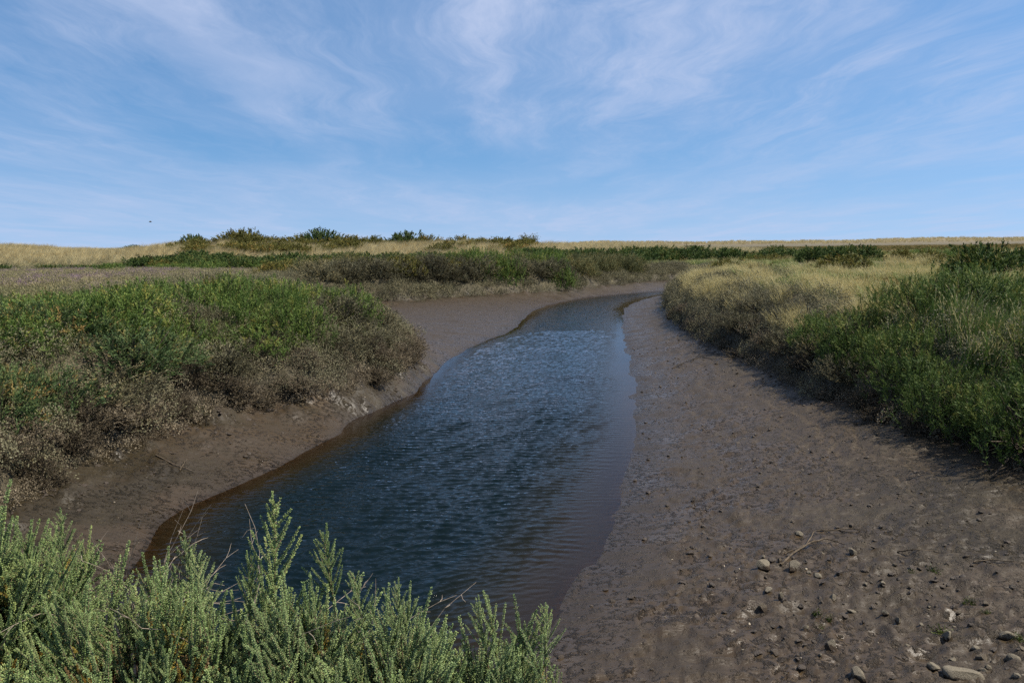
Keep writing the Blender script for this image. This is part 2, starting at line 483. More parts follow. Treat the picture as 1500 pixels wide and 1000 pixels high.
# ------------------------------------------------------------------ water
def water_sheet():
    rad = np.concatenate([np.geomspace(4.5, 15, 560)[:-1], np.geomspace(15, 30, 230)[:-1], np.geomspace(30, 95, 160)])
    a = np.linspace(math.radians(-46), math.radians(50), 760)
    A, R = np.meshgrid(a, rad)
    x = (R * np.sin(A)).ravel(); y = (-0.8 + R * np.cos(A)).ravel()
    nc, nr = len(a), len(rad)
    i = np.arange(nr - 1)[:, None] * nc; j = np.arange(nc - 1)[None, :]
    F = np.stack([i + j, i + j + 1, i + nc + j + 1, i + nc + j], -1).reshape(-1, 4)
    h, sc, dw, iw, ic, dn, far, right = land(x, y, True)
    keep = iw | (dw < 0.35)
    F = F[keep[F].all(1)]
    used = np.zeros(len(x), bool); used[F.ravel()] = True
    idx = np.cumsum(used) - 1
    F = idx[F]; x, y, h, dw, iw, right = x[used], y[used], h[used], dw[used], iw[used], right[used]
    r = np.random.default_rng(3)
    z = np.zeros(len(x))
    damp = sstep(0.0, np.where(right, 1.3, 0.8), np.where(iw, dw, 0)) * (0.78 + 0.22 * sstep(-0.25, 0.2, fbm(x / 2.2, y / 3.5, 3, 90)))
    damp = np.maximum(damp, 0.05)
    wxx = x + 0.35 * fbm(x / 1.5, y / 1.5, 2, 95); wyy = y + 0.35 * fbm(x / 1.5, y / 1.5, 2, 96)
    for k in range(42):
        lam = float(np.exp(r.uniform(math.log(0.065), math.log(0.19))))
        th = r.normal(-0.08, 0.36)
        kx, ky = math.sin(th) * 2 * math.pi / lam, math.cos(th) * 2 * math.pi / lam
        steep = 0.070
        ph = kx * wxx + ky * wyy + r.uniform(0, 6.28)
        env = 0.55 + 0.9 * np.clip(vnoise(x / (lam * 5) + k * 7.1, y / (lam * 3.5), 200 + k) + 0.35, 0, 1)
        s = np.sin(ph)
        z += steep * lam / (2 * math.pi) * (s + 0.25 * np.cos(2 * ph)) * env
    z *= damp
    return mk_mesh('water', np.stack([x, y, z], 1), [F], smooth=True, extra={'depth': np.clip(-h, 0, 2), 'calm': 1 - damp})


def water_mat():
    m, n, l, out = new_mat('tidal_creek_water')
    geo = N(n, 'ShaderNodeNewGeometry')
    dep = N(n, 'ShaderNodeAttribute', attribute_name='depth').outputs['Fac']
    calm = N(n, 'ShaderNodeAttribute', attribute_name='calm').outputs['Fac']
    mp = N(n, 'ShaderNodeMapping'); mp.inputs['Scale'].default_value = (0.42, 1.0, 1.0)
    l.new(geo.outputs['Position'], mp.inputs[0])
    t = N(n, 'ShaderNodeTexNoise', ins={'Scale': 13.0, 'Detail': 3, 'Roughness': 0.5, 'Distortion': 0.5})
    l.new(mp.outputs[0], t.inputs['Vector'])
    amp = M_(n, l, 'MULTIPLY', M_(n, l, 'SUBTRACT', 1.0, calm), 0.6)
    b = N(n, 'ShaderNodeBump', ins={'Distance': 0.034})
    l.new(M_(n, l, 'ADD', amp, 0.03), b.inputs['Strength'])
    l.new(t.outputs['Fac'], b.inputs['Height'])
    # how much of the light reaches the bed and comes back: turbid water hides it within a few hand-widths
    vis = M_(n, l, 'POWER', 2.718, M_(n, l, 'MULTIPLY', dep, -15.0))
    tr = N(n, 'ShaderNodeBsdfTransparent'); tr.inputs[0].default_value = (0.80, 0.70, 0.58, 1)
    df = N(n, 'ShaderNodeBsdfDiffuse')
    cm = N(n, 'ShaderNodeValToRGB')
    e = cm.color_ramp.elements
    e[0].position = 0.0; e[0].color = (0.022, 0.014, 0.006, 1)
    e[1].position = 0.42; e[1].color = (0.0012, 0.005, 0.0058, 1)
    x = e.new(0.16); x.color = (0.007, 0.007, 0.0035, 1)
    l.new(dep, cm.inputs[0]); l.new(cm.outputs[0], df.inputs['Color'])
    body = N(n, 'ShaderNodeMixShader')
    l.new(vis, body.inputs[0]); l.new(df.outputs[0], body.inputs[1]); l.new(tr.outputs[0], body.inputs[2])
    gl = N(n, 'ShaderNodeBsdfGlossy', ins={'Roughness': 0.03, 'Color': (0.78, 0.77, 0.77, 1)}); l.new(b.outputs[0], gl.inputs['Normal'])
    fr = N(n, 'ShaderNodeFresnel', ins={'IOR': 1.27}); l.new(b.outputs[0], fr.inputs['Normal'])
    mx = N(n, 'ShaderNodeMixShader')
    l.new(fr.outputs[0], mx.inputs[0]); l.new(body.outputs[0], mx.inputs[1]); l.new(gl.outputs[0], mx.inputs[2])
    l.new(mx.outputs[0], out.inputs[0])
    return m


wme = water_sheet(); wme.materials.append(water_mat())
tag(obj('water', wme), 'rippled dark blue water of the winding tidal creek', 'water', kind='structure')

# ------------------------------------------------------------------ leaf geometry
def leaf_quads(P, D, L, Wd, roll=None, fold=0.0, r=rng):
    """flat pointed leaves: P base (n,3), D unit direction (n,3), L, Wd arrays"""
    n = len(P)
    rv = r.normal(size=(n, 3)) if roll is None else roll
    S = np.cross(D, rv); S /= np.linalg.norm(S, axis=1, keepdims=True) + 1e-9
    L = np.broadcast_to(L, n)[:, None]; Wd = np.broadcast_to(Wd, n)[:, None]
    mid = P + D * L * 0.5
    V = np.stack([P, mid + S * Wd * .5, P + D * L, mid - S * Wd * .5], 1).reshape(-1, 3)
    F = np.arange(n * 4).reshape(-1, 4)
    return V, F


def leaf_solid(P, D, L, Wd, r=rng):
    """plump little leaves, six corners each"""
    n = len(P)
    S = np.cross(D, r.normal(size=(n, 3))); S /= np.linalg.norm(S, axis=1, keepdims=True) + 1e-9
    T = np.cross(D, S)
    L = np.broadcast_to(L, n)[:, None]; w = np.broadcast_to(Wd, n)[:, None] * .5
    mid = P + D * L * 0.6
    V = np.stack([P, mid + S * w, mid + T * w * .7, mid - S * w, mid - T * w * .7, P + D * L], 1).reshape(-1, 3)
    b = (np.arange(n) * 6)[:, None]
    t = np.array([[0, 2, 1], [0, 3, 2], [0, 4, 3], [0, 1, 4], [5, 1, 2], [5, 2, 3], [5, 3, 4], [5, 4, 1]])
    F = (b[:, :, None] + t[None]).reshape(-1, 3)
    return V, F


def tube(path, rad, sides=4):
    path = np.asarray(path, float); n = len(path)
    rad = np.broadcast_to(rad, n)
    tg = np.gradient(path, axis=0); tg /= np.linalg.norm(tg, axis=1, keepdims=True) + 1e-9
    ref = np.array([0.31, 0.17, 0.93])
    S = np.cross(tg, ref); S /= np.linalg.norm(S, axis=1, keepdims=True) + 1e-9
    T = np.cross(tg, S)
    a = np.arange(sides) * 2 * math.pi / sides
    V = path[:, None] + rad[:, None, None] * (np.cos(a)[None, :, None] * S[:, None] + np.sin(a)[None, :, None] * T[:, None])
    V = V.reshape(-1, 3)
    i = np.arange(n - 1)[:, None] * sides; j = np.arange(sides)[None]; jn = (j + 1) % sides
    F = np.stack([i + j, i + jn, i + sides + jn, i + sides + j], -1).reshape(-1, 4)
    return V, F


class Acc:
    """collects vertices, quads/tris, tint and material index into one mesh"""
    def __init__(s):
        s.V = []; s.Q = []; s.T = []; s.t = []; s.qm = []; s.tm = []; s.n = 0

    def add(s, V, F, tint=0.5, mi=0):
        F = np.asarray(F)
        s.V.append(V); s.t.append(np.broadcast_to(np.asarray(tint, float), len(V)))
        if F.shape[1] == 4:
            s.Q.append(F + s.n); s.qm.append(np.full(len(F), mi))
        else:
            s.T.append(F + s.n); s.tm.append(np.full(len(F), mi))
        s.n += len(V)

    def mesh(s, name, mats, smooth=False):
        F = []; mi = []
        if s.Q: F.append(np.concatenate(s.Q)); mi.append(np.concatenate(s.qm))
        if s.T: F.append(np.concatenate(s.T)); mi.append(np.concatenate(s.tm))
        return mk_mesh(name, np.concatenate(s.V), F, np.concatenate(s.t), np.concatenate(mi), mats, smooth)


def unit(v):
    return v / (np.linalg.norm(v, axis=-1, keepdims=True) + 1e-9)


def shrub_meshes(name, mat, wood, seed, n_shoots=200, R=0.7, Hh=0.75, leaf=0.035, wid=0.008, needles=30, up=0.55, ragged=0.18, tips=0.0,
                 branchlets=4, lumpy=0.25):
    """a rounded bush of feathery upright shoots: (foliage mesh, stems mesh)"""
    r = np.random.default_rng(seed)
    A = Acc(); S = Acc()
    for k in range(n_shoots):
        th = r.uniform(0, 2 * math.pi); cphi = r.uniform(0.02, 1.0)
        sphi = math.sqrt(1 - cphi * cphi)
        lump = 1 + lumpy * (math.sin(3 * th + seed) * 0.5 + math.sin(5 * th + 2 * seed + 4 * cphi) * 0.5) * sphi
        rr = (1 - ragged * abs(r.normal())) * lump * (1.0 if r.random() > 0.1 else r.uniform(1.0, 1.22))
        tip = np.array([R * sphi * math.cos(th) * rr, R * sphi * math.sin(th) * rr, Hh * cphi ** 0.8 * rr])
        nrm = np.array([sphi * math.cos(th), sphi * math.sin(th), cphi])
        d = unit(nrm * (1 - up) + np.array([0, 0, up]) + r.normal(size=3) * 0.2)
        Ls = r.uniform(0.22, 0.42) * Hh / 0.75
        base = tip - d * Ls
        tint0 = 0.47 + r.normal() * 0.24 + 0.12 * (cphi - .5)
        axes = [(base, d, Ls)]
        for q in range(branchlets):
            t0 = r.uniform(0.15, 0.75)
            dd = unit(d + r.normal(size=3) * 0.36)
            axes.append((base + d * Ls * t0, dd, Ls * r.uniform(0.25, 0.5) * (1.1 - t0 * .6)))
        for (b, dd, ln) in axes:
            m = max(5, int(needles * ln / Ls))
            t = r.uniform(0.08, 1.0, m)
            P = b + dd * (ln * t)[:, None]
            ld = unit(dd + r.normal(size=(m, 3)) * 0.36)
            V, F = leaf_quads(P, ld, leaf * r.uniform(.6, 1.2, m), wid * r.uniform(.7, 1.3, m), roll=nrm + [0, 0, .3] + r.normal(size=(m, 3)) * .4, r=r)
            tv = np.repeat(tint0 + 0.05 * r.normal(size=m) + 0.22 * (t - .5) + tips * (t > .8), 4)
            A.add(V, F, np.clip(tv, 0, 1))
        if k % 3 == 0:
            root = np.array([tip[0] * .22, tip[1] * .22, -0.12])
            mid = (root + base) / 2 + np.array([0, 0, 0.06])
            V, F = tube([root, mid, base, base + d * Ls * .8], [0.011, 0.008, 0.005, 0.002], 3)
            S.add(V, F, 0.5)
    return A.mesh(name + '_foliage', [mat]), S.mesh(name + '_stems', [wood])


def clump_mesh(name, mat, seed, n=260, R=0.24, Hh=0.20, leaf=0.022, wid=0.011, shell=0.5, mean=0.5, spread=0.2):
    """a low springy mound of small leaves"""
    r = np.random.default_rng(seed)
    th = r.uniform(0, 2 * math.pi, n); c = r.uniform(0, 1, n); s = np.sqrt(1 - c * c)
    q = (1 - shell * r.random(n) ** 2) * (1 + 0.25 * np.sin(3 * th + seed))
    P = np.stack([R * s * np.cos(th) * q, R * s * np.sin(th) * q, Hh * c * q - 0.03], 1)
    nr = unit(np.stack([s * np.cos(th), s * np.sin(th), c + 0.3], 1))
    D = unit(nr * 0.35 + np.array([0, 0, 0.35]) + r.normal(size=(n, 3)) * 0.6)
    V, F = leaf_quads(P, D, leaf * r.uniform(.6, 1.4, n), wid * r.uniform(.7, 1.3, n), roll=nr + r.normal(size=(n, 3)) * .22, r=r)
    A = Acc()
    A.add(V, F, np.clip(np.repeat(mean + spread * r.normal(size=n), 4), 0, 1))
    m = n // 9                                 # longer sprigs standing proud of the mound
    k = r.integers(0, n, m)
    for q in range(5):
        Dq = unit(nr[k] * .6 + [0, 0, .7] + 0.25 * r.normal(size=(m, 3)))
        V, F = leaf_quads(P[k] + Dq * leaf * 0.7 * q, unit(Dq + r.normal(size=(m, 3)) * .5), leaf * .9, wid * .8, roll=nr[k] + r.normal(size=(m, 3)) * .5, r=r)
        A.add(V, F, np.clip(np.repeat(mean + 0.08 + spread * r.normal(size=m), 4), 0, 1))
    return A.mesh(name, [mat])


def tuft_mesh(name, mats, seed, blades=55, H=0.5, lean=(0.0, 0.0), spread=0.35, wid=0.006, base=0.10, heads=0.0, mean=0.5, sp=0.18):
    """a tuft of bent grass blades, some with feathery seed heads"""
    r = np.random.default_rng(seed)
    A = Acc()
    for k in range(blades):
        th = r.uniform(0, 6.283); rad = base * math.sqrt(r.random())
        p = np.array([rad * math.cos(th), rad * math.sin(th), -0.04])
        h = H * r.uniform(.55, 1.1)
        o = np.array([math.cos(th), math.sin(th)]) * spread * r.uniform(.2, 1.0) + np.array(lean) + r.normal(size=2) * 0.08
        ts = np.array([0, .4, .75, 1.0])
        pts = np.stack([p[0] + o[0] * h * ts ** 1.8, p[1] + o[1] * h * ts ** 1.8, p[2] + h * (ts - 0.16 * ts ** 3 * min(1, np.hypot(*o)))], 1)
        side = unit(np.array([-math.sin(th + 1), math.cos(th + 1), 0.15]))
        w = wid * np.array([1, .9, .6, .12])
        V = np.concatenate([pts - side * w[:, None] * .5, pts + side * w[:, None] * .5])
        F = np.array([[i, i + 4, i + 5, i + 1] for i in range(3)])
        t0 = mean + sp * r.normal()
        A.add(V, F, np.clip(np.tile(t0 + 0.12 * ts, 2), 0, 1), 0)
        if r.random() < heads:
            m = 9
            t = r.uniform(0.72, 1.06, m)
            P = np.stack([np.interp(t, ts, pts[:, i]) for i in range(3)], 1)
            dd = unit(pts[3] - pts[2])
            D = unit(dd + r.normal(size=(m, 3)) * 0.13)
            V, F = leaf_quads(P, D, 0.055 * r.uniform(.7, 1.3, m), 0.0045, r=r)
            A.add(V, F, np.clip(np.repeat(0.7 + 0.15 * r.normal(size=m), 4), 0, 1), len(mats) - 1)
    return A.mesh(name, mats)


# ------------------------------------------------------------------ plant colours
wood = noisy_mat('shrub_wood', (0.035, 0.026, 0.018), (0.11, 0.085, 0.06), 30, 0.9, 0.3)
g_bright = veg_mat('seablite_green', [(0.0, (0.022, 0.040, 0.010)), (0.45, (0.056, 0.090, 0.023)), (0.8, (0.095, 0.132, 0.037)), (1.0, (0.17, 0.16, 0.045))], gain=1.55)
g_blue = veg_mat('seablite_bluegreen', [(0.0, (0.018, 0.030, 0.014)), (0.45, (0.048, 0.078, 0.034)), (0.8, (0.085, 0.110, 0.046)), (1.0, (0.19, 0.125, 0.05))])
g_dark = veg_mat('seablite_dark', [(0.0, (0.014, 0.024, 0.009)), (0.5, (0.040, 0.066, 0.020)), (0.85, (0.078, 0.100, 0.030)), (1.0, (0.13, 0.115, 0.04))])
g_olive = veg_mat('seablite_olive', [(0.0, (0.035, 0.032, 0.010)), (0.5, (0.085, 0.085, 0.026)), (0.85, (0.14, 0.120, 0.036)), (1.0, (0.19, 0.12, 0.04))])
g_rust = veg_mat('seablite_rusty', [(0.0, (0.040, 0.026, 0.010)), (0.5, (0.105, 0.072, 0.026)), (0.85, (0.17, 0.10, 0.034)), (1.0, (0.10, 0.11, 0.035))])
g_purs = veg_mat('purslane_grey', [(0.0, (0.036, 0.031, 0.020)), (0.5, (0.094, 0.087, 0.061)), (0.8, (0.145, 0.134, 0.095)), (1.0, (0.20, 0.165, 0.10))], 0.15, var=0.5, gain=1.35)
g_pursg = veg_mat('purslane_green', [(0.0, (0.030, 0.033, 0.016)), (0.5, (0.082, 0.086, 0.042)), (0.8, (0.13, 0.130, 0.068)), (1.0, (0.19, 0.150, 0.07))], 0.15, var=0.5, gain=1.35)
g_muddy = veg_mat('purslane_mud_coated', [(0.0, (0.042, 0.032, 0.024)), (0.5, (0.125, 0.100, 0.078)), (0.8, (0.19, 0.155, 0.125)), (1.0, (0.26, 0.21, 0.17))], 0.05, var=0.5, gain=1.0)
g_tawny = veg_mat('grass_tawny', [(0.0, (0.085, 0.080, 0.036)), (0.4, (0.175, 0.150, 0.076)), (0.75, (0.29, 0.25, 0.155)), (1.0, (0.39, 0.34, 0.225))], 0.3, gain=1.8)
g_couch = veg_mat('grass_couch', [(0.0, (0.040, 0.065, 0.022)), (0.45, (0.095, 0.135, 0.050)), (0.8, (0.16, 0.19, 0.080)), (1.0, (0.30, 0.26, 0.12))], 0.3)
g_bank = veg_mat('grass_bank_green', [(0.0, (0.022, 0.040, 0.012)), (0.45, (0.055, 0.095, 0.026)), (0.8, (0.105, 0.145, 0.046)), (1.0, (0.28, 0.23, 0.11))], 0.3)
g_marram = veg_mat('marram', [(0.0, (0.10, 0.085, 0.048)), (0.45, (0.215, 0.178, 0.112)), (0.8, (0.31, 0.258, 0.17)), (1.0, (0.38, 0.32, 0.22))], 0.25, gain=2.0)
g_mead = veg_mat('meadow_pale', [(0.0, (0.085, 0.080, 0.048)), (0.5, (0.155, 0.140, 0.085)), (0.8, (0.21, 0.185, 0.115)), (1.0, (0.26, 0.215, 0.13))], 0.15, var=0.5, gain=1.25)
g_lav = veg_mat('sea_lavender', [(0.0, (0.060, 0.055, 0.045)), (0.5, (0.125, 0.090, 0.115)), (0.8, (0.19, 0.125, 0.20)), (1.0, (0.24, 0.17, 0.26))], 0.15)
g_samph = veg_mat('low_russet_cover', [(0.0, (0.06, 0.045, 0.018)), (0.5, (0.15, 0.105, 0.040)), (0.8, (0.21, 0.155, 0.060)), (1.0, (0.25, 0.20, 0.09))], 0.15)

# ------------------------------------------------------------------ scattering of what nobody could count
PROTO = {}


def proto_coll(name, meshes):
    c = bpy.data.collections.new(name)
    for i, me in enumerate(meshes):
        o = bpy.data.objects.new('%s_%02d' % (name, i), me); c.objects.link(o)
    PROTO[name] = (c, len(meshes))
    return c


def scatter(name, proto, x, y, z, rz, scl, label, cat, tilt=None, r=rng):
    coll, npick = PROTO[proto]
    n = len(x)
    me = bpy.data.meshes.new(name)
    me.vertices.add(n)
    me.vertices.foreach_set('co', np.stack([x, y, z], 1).astype(np.float32).ravel())
    rot = np.zeros((n, 3), np.float32); rot[:, 2] = rz
    if tilt is not None:
        rot[:, 0] = tilt[0]; rot[:, 1] = tilt[1]
    a = me.attributes.new('rot', 'FLOAT_VECTOR', 'POINT'); a.data.foreach_set('vector', rot.ravel())
    s = np.asarray(scl, np.float32)
    if s.ndim == 1:
        s = np.stack([s, s, s], 1)
    a = me.attributes.new('scl', 'FLOAT_VECTOR', 'POINT'); a.data.foreach_set('vector', np.ascontiguousarray(s).ravel())
    a = me.attributes.new('pick', 'INT', 'POINT'); a.data.foreach_set('value', r.integers(0, npick, n).astype(np.int32))
    o = obj(name, me)
    ng = bpy.data.node_groups.new(name + '_scatter', 'GeometryNodeTree')
    ng.interface.new_socket('Geometry', in_out='INPUT', socket_type='NodeSocketGeometry')
    ng.interface.new_socket('Geometry', in_out='OUTPUT', socket_type='NodeSocketGeometry')
    nn, ll = ng.nodes, ng.links
    gi = nn.new('NodeGroupInput'); go = nn.new('NodeGroupOutput')
    ci = nn.new('GeometryNodeCollectionInfo'); ci.inputs['Collection'].default_value = coll
    ci.inputs['Separate Children'].default_value = True; ci.inputs['Reset Children'].default_value = True
    ip = nn.new('GeometryNodeInstanceOnPoints'); ip.inputs['Pick Instance'].default_value = True

    def attr(k, t):
        q = nn.new('GeometryNodeInputNamedAttribute'); q.data_type = t; q.inputs['Name'].default_value = k
        return q.outputs[0]
    er = nn.new('FunctionNodeEulerToRotation')
    ll.new(attr('rot', 'FLOAT_VECTOR'), er.inputs[0]); ll.new(er.outputs[0], ip.inputs['Rotation'])
    ll.new(attr('scl', 'FLOAT_VECTOR'), ip.inputs['Scale'])
    ll.new(attr('pick', 'INT'), ip.inputs['Instance Index'])
    ll.new(gi.outputs[0], ip.inputs['Points']); ll.new(ci.outputs['Instances'], ip.inputs['Instance'])
    ll.new(ip.outputs[0], go.inputs[0])
    md = o.modifiers.new('scatter', 'NODES'); md.node_group = ng
    return tag(o, label, cat, kind='stuff')


def sample(n, x0, x1, y0, y1, seed):
    """random places, thinned with distance so that nearby ones are dense"""
    r = np.random.default_rng(seed)
    y = r.uniform(y0, y1, n); x = r.uniform(x0, x1, n)
    # only a wide wedge round the view can ever be seen
    k = np.abs(x) < y * 0.80 + 5
    return x[k], y[k], r


proto_coll('p_purs', [clump_mesh('purslane%d' % i, g_purs, 10 + i, 760, 0.34, 0.30, 0.024, 0.013, 0.30, 0.5, 0.11) for i in range(4)])
proto_coll('p_pursg', [clump_mesh('purslane_g%d' % i, g_pursg, 20 + i, 760, 0.34, 0.30, 0.026, 0.011, 0.30, 0.5, 0.11) for i in range(4)])
proto_coll('p_muddy', [clump_mesh('purslane_m%d' % i, g_muddy, 30 + i, 380, 0.19, 0.17, 0.020, 0.012, 0.35, 0.5, 0.13) for i in range(4)])
proto_coll('p_mat', [clump_mesh('mat%d' % i, g_mead, 40 + i, 240, 0.45, 0.16, 0.06, 0.022) for i in range(3)])
proto_coll('p_matgrey', [clump_mesh('matgrey%d' % i, g_purs, 44 + i, 300, 0.45, 0.24, 0.05, 0.022) for i in range(3)])
proto_coll('p_meadgrey', [clump_mesh('meadgrey%d' % i, g_mead, 47 + i, 240, 0.45, 0.16, 0.06, 0.022, mean=.35) for i in range(3)])
proto_coll('p_lav', [clump_mesh('lavender%d' % i, g_lav, 50 + i, 220, 0.40, 0.22, 0.05, 0.02) for i in range(3)])
proto_coll('p_russet', [clump_mesh('russet%d' % i, g_samph, 55 + i, 220, 0.42, 0.17, 0.05, 0.018) for i in range(3)])
proto_coll('p_tawny', [tuft_mesh('tawny%d' % i, [g_tawny, g_tawny], 60 + i, 60, 0.62, (-0.42, -0.12), 0.22, 0.006, 0.18, 0.6) for i in range(5)])
proto_coll('p_couch', [tuft_mesh('couch%d' % i, [g_couch, g_tawny], 70 + i, 54, 0.55, (-0.30, 0.0), 0.25, 0.007, 0.16, 0.18) for i in range(4)])
proto_coll('p_bankgrass', [tuft_mesh('bankgrass%d' % i, [g_bank, g_tawny], 80 + i, 40, 0.50, (0.16, -0.05), 0.40, 0.007, 0.12, 0.12) for i in range(4)])
proto_coll('p_marram', [tuft_mesh('marram%d' % i, [g_marram, g_marram], 90 + i, 70, 0.75, (0.30, 0.0), 0.5, 0.014, 0.32, 0.2) for i in range(4)])
_far = [shrub_meshes('farscrub%d' % i, [g_dark, g_olive, g_dark][i], wood, 100 + i, 70, 1.0, 0.8, 0.13, 0.05, 10, 0.5, 0.2)[0] for i in range(3)]
proto_coll('p_far', _far)


def stuff(name, proto, n, box, mask, label, cat, s=(0.7, 1.3), grow=0.0, seed=1, sink=0.0, tilt=0.15, freerot=True, clear=0.72, step=None):
    x, y, r = sample(n, *box, seed)
    if step:                                   # evenly spaced mounds with gaps between, not a random heap
        a, b = np.meshgrid(np.arange(box[0], box[1], step), np.arange(box[2], box[3], step))
        a = a + (np.arange(a.shape[0]) % 2)[:, None] * step * .5
        x = (a + r.uniform(-.3, .3, a.shape) * step).ravel(); y = (b + r.uniform(-.3, .3, a.shape) * step).ravel()
        k = np.abs(x) < y * 0.80 + 5
        x, y = x[k], y[k]
    h, sc, dw, iw, ic, dn, far, right = land(x, y, True)
    p = mask(x, y, h, sc, dn, right)
    k = r.random(len(x)) < p
    x, y, h = x[k], y[k], h[k]
    free = np.ones(len(x), bool)               # leave the shrubs their own ground
    for (a, b, R) in SHR:
        free &= (x - a) ** 2 + (y - b) ** 2 > (R * clear) ** 2
    x, y, h = x[free], y[free], h[free]
    m = len(x)
    scl = r.uniform(*s, m) * (1 + grow * np.sqrt(np.maximum(y, 1) / 20.0))
    rz = r.uniform(0, 6.283, m) if freerot else r.normal(0, 0.35, m) + 0.8 * nz(x, y, 3.5, 99)
    return scatter(name, proto, x, y, h - sink, rz, scl, label, cat, (r.normal(0, tilt, m), r.normal(0, tilt, m)), r)


# ------------------------------------------------------------------ shrubs one can tell apart
KIND = {}


def shrub_kind(key, n, **kw):
    KIND[key] = [shrub_meshes('%s%d' % (key, i), kw['mat'], wood, kw.get('seed', 200) + 7 * i,
                              **{k: v for k, v in kw.items() if k not in ('mat', 'seed')}) for i in range(n)]


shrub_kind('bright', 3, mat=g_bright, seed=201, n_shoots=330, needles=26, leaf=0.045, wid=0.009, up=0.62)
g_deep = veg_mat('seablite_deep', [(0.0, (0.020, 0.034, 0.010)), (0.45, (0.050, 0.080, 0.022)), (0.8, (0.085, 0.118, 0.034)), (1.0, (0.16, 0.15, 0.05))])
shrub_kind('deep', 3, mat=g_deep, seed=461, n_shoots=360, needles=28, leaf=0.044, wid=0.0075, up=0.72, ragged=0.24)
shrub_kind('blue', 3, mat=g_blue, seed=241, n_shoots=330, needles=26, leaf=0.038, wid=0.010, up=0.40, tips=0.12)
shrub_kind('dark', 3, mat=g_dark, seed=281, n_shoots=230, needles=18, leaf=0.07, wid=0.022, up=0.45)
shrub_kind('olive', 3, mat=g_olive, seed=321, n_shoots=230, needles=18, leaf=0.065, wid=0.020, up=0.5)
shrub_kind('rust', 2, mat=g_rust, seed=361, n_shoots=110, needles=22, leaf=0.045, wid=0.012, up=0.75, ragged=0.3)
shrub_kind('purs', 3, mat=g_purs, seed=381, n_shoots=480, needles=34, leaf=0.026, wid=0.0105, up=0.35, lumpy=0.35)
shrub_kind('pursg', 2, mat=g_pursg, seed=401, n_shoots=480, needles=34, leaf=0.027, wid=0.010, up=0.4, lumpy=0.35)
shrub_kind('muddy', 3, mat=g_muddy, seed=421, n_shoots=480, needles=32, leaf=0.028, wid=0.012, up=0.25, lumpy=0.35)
sr = random.Random(11)
SHR = []


def shrub(kind, x, y, R, Hh, label, group=None, parts=True, name='seablite_shrub', sink=0.08, cat='shrub', variant=None):
    fo, st = KIND[kind][sr.randrange(len(KIND[kind])) if variant is None else variant]
    z = float(land(np.array([x]), np.array([y]))[0]) - sink
    SHR.append((x, y, R))
    s = (R / 0.7, R / 0.7 * sr.uniform(.9, 1.1), Hh / 0.75)
    rz = sr.uniform(0, 6.283)
    if parts:
        e = obj(name, None, loc=(x, y, z)); e.rotation_euler = (0, 0, rz); e.scale = s
        e.empty_display_size = 0.1
        obj('foliage', fo, e); obj('stems', st, e)
    else:
        e = obj(name, fo, loc=(x, y, z)); e.rotation_euler = (0, 0, rz); e.scale = s
    tag(e, label, cat, group)
    return e


def patch(kind, n, box, R, Hh, label, group, parts=True, cond=None, gap=0.7, name='seablite_shrub'):
    """n bushes strewn over a patch, keeping some distance"""
    got = []
    for _ in range(n * 40):
        if len(got) >= n:
            break
        x = sr.uniform(box[0], box[1]); y = sr.uniform(box[2], box[3])
        if cond and not cond(x, y):
            continue
        if any((x - a) ** 2 + (y - b) ** 2 < (gap * (R[0] + R[1]) / 2 * 1.2) ** 2 for a, b in got):
            continue
        got.append((x, y))
        shrub(kind, x, y, sr.uniform(*R), sr.uniform(*Hh), label, group, parts, name)
    return got


def sc_at(x, y):
    d, i = seg_dist(CHs, np.array([x]), np.array([y]))
    return float(-d[0] if i[0] else d[0])


# left bank
patch('bright', 24, (-14.5, -6.4, 12.0, 19.5), (0.85, 1.2), (0.75, 1.0), 'lush green feathery shrub in the big clump on the meadow side bank top',
      'green shrubs of the big clump on the meadow side bank', cond=lambda x, y: sc_at(x, y) > 1.6 and x > -0.78 * y)
patch('bright', 9, (-6.3, -3.7, 14.8, 18.6), (0.75, 1.05), (0.75, 0.95), 'bright green shrub of the mound above grey purslane on the meadow side bank',
      'green shrubs of the mound beside the grey purslane', cond=lambda x, y: sc_at(x, y) > 0.9)
patch('blue', 15, (-9.2, -5.5, 8.6, 13.0), (0.75, 1.05), (0.6, 0.85), 'dull blue green shrub with rusty tips sprawling down the meadow side bank slope',
      'blue green shrubs sprawling down the meadow side bank slope', cond=lambda x, y: sc_at(x, y) > 0.45)
shrub('rust', -9.9, 16.9, 0.45, 1.15, 'tall olive and rusty spindly bush standing out above the meadow side bank clump')
shrub('rust', -7.3, 16.2, 0.5, 0.8, 'small rust brown bush between the two green clumps')
shrub('olive', -6.3, 16.9, 0.55, 0.75, 'yellowish olive bush next to the rust brown one')
shrub('purs', -4.75, 14.5, 0.55, 0.55, 'dark grey leafy bush hanging over bare mud on the meadow side bank', name='purslane_bush', sink=0.15)
shrub('olive', -13.2, 17.5, 0.7, 0.75, 'olive shrub at the back edge of the big green clump')
shrub('rust', -11.6, 14.2, 0.4, 0.75, 'rust brown bush poking out of the big green clump')
patch('bright', 9, (-9.0, -4.6, 11.2, 15.0), (0.65, 0.95), (0.55, 0.8), 'green shrub growing among grey purslane on the meadow side bank', 'green shrubs among grey purslane on the meadow side bank',
      cond=lambda x, y: sc_at(x, y) > 0.9)
patch('purs', 16, (-10, -2.9, 9.5, 19.5), (0.55, 0.95), (0.45, 0.75), 'grey brown rounded purslane mound on the meadow side bank slope', 'grey purslane mounds on the meadow side bank slope',
      cond=lambda x, y: 0.5 < sc_at(x, y) < 2.3 and all((x - a) ** 2 + (y - b) ** 2 > (R * .75) ** 2 for a, b, R in SHR), name='purslane_bush')
